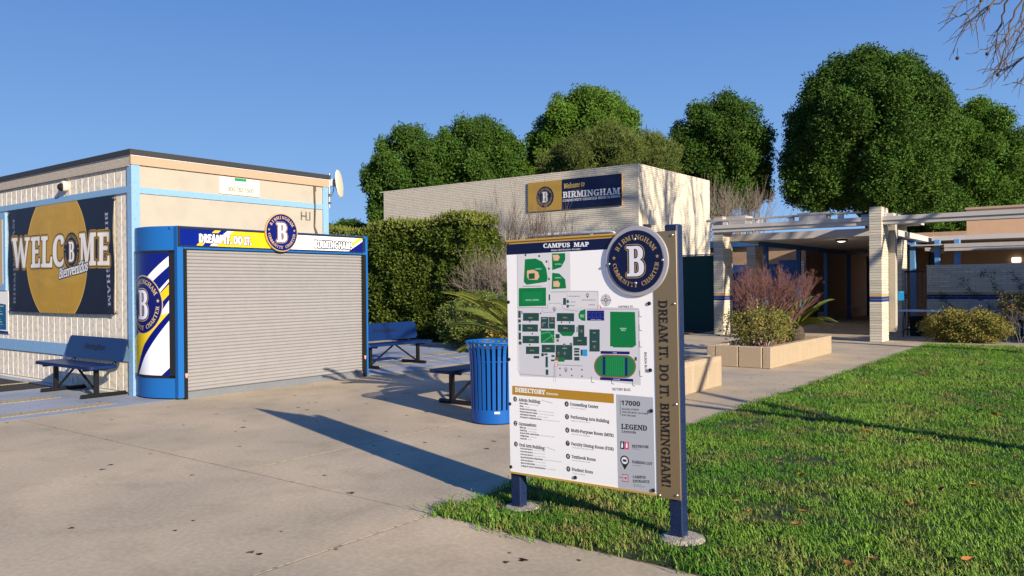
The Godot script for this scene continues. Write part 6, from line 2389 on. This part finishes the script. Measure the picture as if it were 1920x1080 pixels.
# ---------------------------------------------------------------- litter bin
func litter_bin() -> void:
	var t := thing("litter_bin", "blue slatted steel litter bin with flared rim", "litter bin", Vector3(7.06, 0, -5.62))
	var b := MB.new()
	b.lathe([Vector2(0.0, 0.012), Vector2(0.265, 0.012), Vector2(0.272, 0.02), Vector2(0.275, 0.16), Vector2(0.268, 0.165), Vector2(0.0, 0.165)], 40)
	put("base_band", b, M.bin_blue, t)
	b = MB.new()
	b.lathe([Vector2(0.0, 0.0), Vector2(0.24, 0.0), Vector2(0.24, 0.03), Vector2(0.0, 0.03)], 30)
	put("foot_ring", b, M.black_metal, t)
	b = MB.new()
	b.lathe([Vector2(0.0, 0.17), Vector2(0.235, 0.17), Vector2(0.245, 0.78), Vector2(0.25, 0.84), Vector2(0.235, 0.84), Vector2(0.225, 0.3), Vector2(0.0, 0.28)], 32)
	put("liner", b, M.dull_black, t)
	# one flared slat, turned round the bin
	var prof := [Vector2(0.272, 0.10), Vector2(0.276, 0.30), Vector2(0.281, 0.50), Vector2(0.285, 0.66), Vector2(0.291, 0.76), Vector2(0.302, 0.83), Vector2(0.318, 0.88), Vector2(0.333, 0.905)]
	b = MB.new()
	var half := 0.019
	for k in prof.size() - 1:
		var p: Vector2 = prof[k]
		var q: Vector2 = prof[k + 1]
		var nn := Vector3(q.y - p.y, p.x - q.x, 0).normalized()
		for sg in [0.0, 1.0]:
			var off: Vector3 = -nn * 0.006 * sg
			b.quad(Vector3(p.x, p.y, -half) + off, Vector3(p.x, p.y, half) + off, Vector3(q.x, q.y, half) + off, Vector3(q.x, q.y, -half) + off, nn * (1.0 - 2.0 * sg))
		for z in [-half, half]:
			b.quad(Vector3(p.x, p.y, z), Vector3(q.x, q.y, z), Vector3(q.x, q.y, z) - nn * 0.006, Vector3(p.x, p.y, z) - nn * 0.006, Vector3(0, 0, z))
	var slat := b.mesh()
	var n := 30
	for k in n:
		inst("slat", slat, M.bin_blue, t, Transform3D(Basis(Vector3.UP, TAU * k / n), Vector3.ZERO))
	b = MB.new()
	var ring := []
	for k in 49:
		var a := TAU * k / 48
		ring.append(Vector3(cos(a) * 0.333, 0.910, sin(a) * 0.333))
	b.tube(ring, [0.010], 8, false)
	put("rim", b, M.bin_blue, t)
	b = MB.new()
	ring = []
	for k in 49:
		var a := TAU * k / 48
		ring.append(Vector3(cos(a) * 0.274, 0.70, sin(a) * 0.274))
	b.tube(ring, [0.006], 6, false)
	put("hoop", b, M.bin_blue, t)
	var dir := Vector3(-7.06, 0, 5.62).normalized()
	var side := Vector3.UP.cross(dir)
	b = MB.new()
	var c := dir * 0.2775 + side * 0.02 + Vector3.UP * 0.14
	b.quad(c - side * 0.03 + Vector3.UP * 0.012, c + side * 0.03 + Vector3.UP * 0.012, c + side * 0.03 - Vector3.UP * 0.012, c - side * 0.03 - Vector3.UP * 0.012, dir)
	put("sticker", b, M.white_paint, t)

# ---------------------------------------------------------------- table and chairs by the brick wall
func small_things() -> void:
	var t := thing("folding_table", "white folding table in the shade before the brick wall", "table", Vector3(24.6, 0, -3.75))
	var b := MB.new()
	b.cbox(Vector3(0, 0.735, 0), Vector3(0.74, 0.045, 2.4), 0.012)
	put("tabletop", b, M.white_paint, t)
	for z in [-1.0, 1.0]:
		for x in [-0.28, 0.28]:
			b = MB.new()
			b.tube([Vector3(x, 0, z), Vector3(x, 0.72, z * 0.96)], [0.015], 8)
			put("leg", b, M.black_metal, t)
		b = MB.new()
		b.tube([Vector3(-0.28, 0.2, z * 0.99), Vector3(0.28, 0.2, z * 0.99)], [0.012], 6)
		put("crossbar", b, M.black_metal, t)
	office_chair("pale grey backed swivel chair behind the white folding table", Vector3(25.3, 0, -3.05), -PI / 2, mat("chair_grey", lin(0.32, 0.33, 0.37), 0.7))
	office_chair("black mesh swivel chair with armrests beside the round shrub", Vector3(25.0, 0, -2.0), PI * 0.9, M.dull_black)
	# grey crate under the table
	b = MB.new()
	b.cbox(Vector3(25.1, 0.28, -4.45), Vector3(0.4, 0.56, 0.5), 0.02)
	tag(put("storage_crate", b, M.dull_black, null), "dark crate under the end of white folding table", "crate")

func office_chair(label: String, where: Vector3, turn: float, m: Material) -> void:
	var t := thing("swivel_chair", label, "chair", where, turn)
	var b := MB.new()
	b.prism(rounded(0.48, 0.46, 0.10), 0.0, 0.06, Transform3D(Basis(Vector3(1, 0, 0), -PI / 2), Vector3(0, 0.44, 0)))
	put("seat", b, M.dull_black, t)
	b = MB.new()
	for k in 6:
		var y0 := 0.55 + k * 0.075
		var z0 := -0.22 - 0.02 * sin(k * 0.6)
		var z1 := -0.22 - 0.02 * sin((k + 1) * 0.6)
		var w0 := 0.23 - 0.012 * absf(k - 2.5)
		var w1 := 0.23 - 0.012 * absf(k - 1.5)
		if k == 5: w1 = 0.15
		for e in [[0.0, -1.0], [0.025, 1.0]]:
			b.quad(Vector3(-w0, y0, z0 + e[0]), Vector3(w0, y0, z0 + e[0]), Vector3(w1, y0 + 0.075, z1 + e[0]), Vector3(-w1, y0 + 0.075, z1 + e[0]), Vector3(0, 0, e[1]))
		for sx in [-1.0, 1.0]:
			b.quad(Vector3(w0 * sx, y0, z0), Vector3(w1 * sx, y0 + 0.075, z1), Vector3(w1 * sx, y0 + 0.075, z1 + 0.025), Vector3(w0 * sx, y0, z0 + 0.025), Vector3(sx, 0, 0))
	b.quad(Vector3(-0.15, 1.0, -0.22), Vector3(0.15, 1.0, -0.22), Vector3(0.15, 1.0, -0.195), Vector3(-0.15, 1.0, -0.195), Vector3.UP)
	put("backrest", b, m, t)
	b = MB.new()
	b.tube([Vector3(0, 0.44, -0.1), Vector3(0, 0.5, -0.24), Vector3(0, 0.7, -0.23)], [0.02], 6)
	put("back_support", b, M.black_metal, t)
	b = MB.new()
	b.tube([Vector3(0, 0.08, 0), Vector3(0, 0.44, 0)], [0.025], 10)
	put("column", b, M.black_metal, t)
	for sx in [-1.0, 1.0]:
		b = MB.new()
		b.tube([Vector3(0.24 * sx, 0.46, 0.0), Vector3(0.29 * sx, 0.5, 0.0), Vector3(0.29 * sx, 0.66, -0.02), Vector3(0.28 * sx, 0.68, 0.14)], [0.016], 6)
		put("armrest", b, M.black_metal, t)
	for k in 5:
		var a := TAU * k / 5.0
		b = MB.new()
		b.tube([Vector3(0, 0.10, 0), Vector3(cos(a) * 0.29, 0.065, sin(a) * 0.29)], [0.018, 0.013], 6)
		var leg := put("leg", b, M.black_metal, t)
		b = MB.new()
		b.lathe([Vector2(0.0, -0.02), Vector2(0.03, -0.02), Vector2(0.03, 0.02), Vector2(0.0, 0.02)], 12, Vector3(cos(a) * 0.29, 0.031, sin(a) * 0.29), Basis(Vector3(1, 0, 0), PI / 2))
		put("castor", b, M.dull_black, leg)
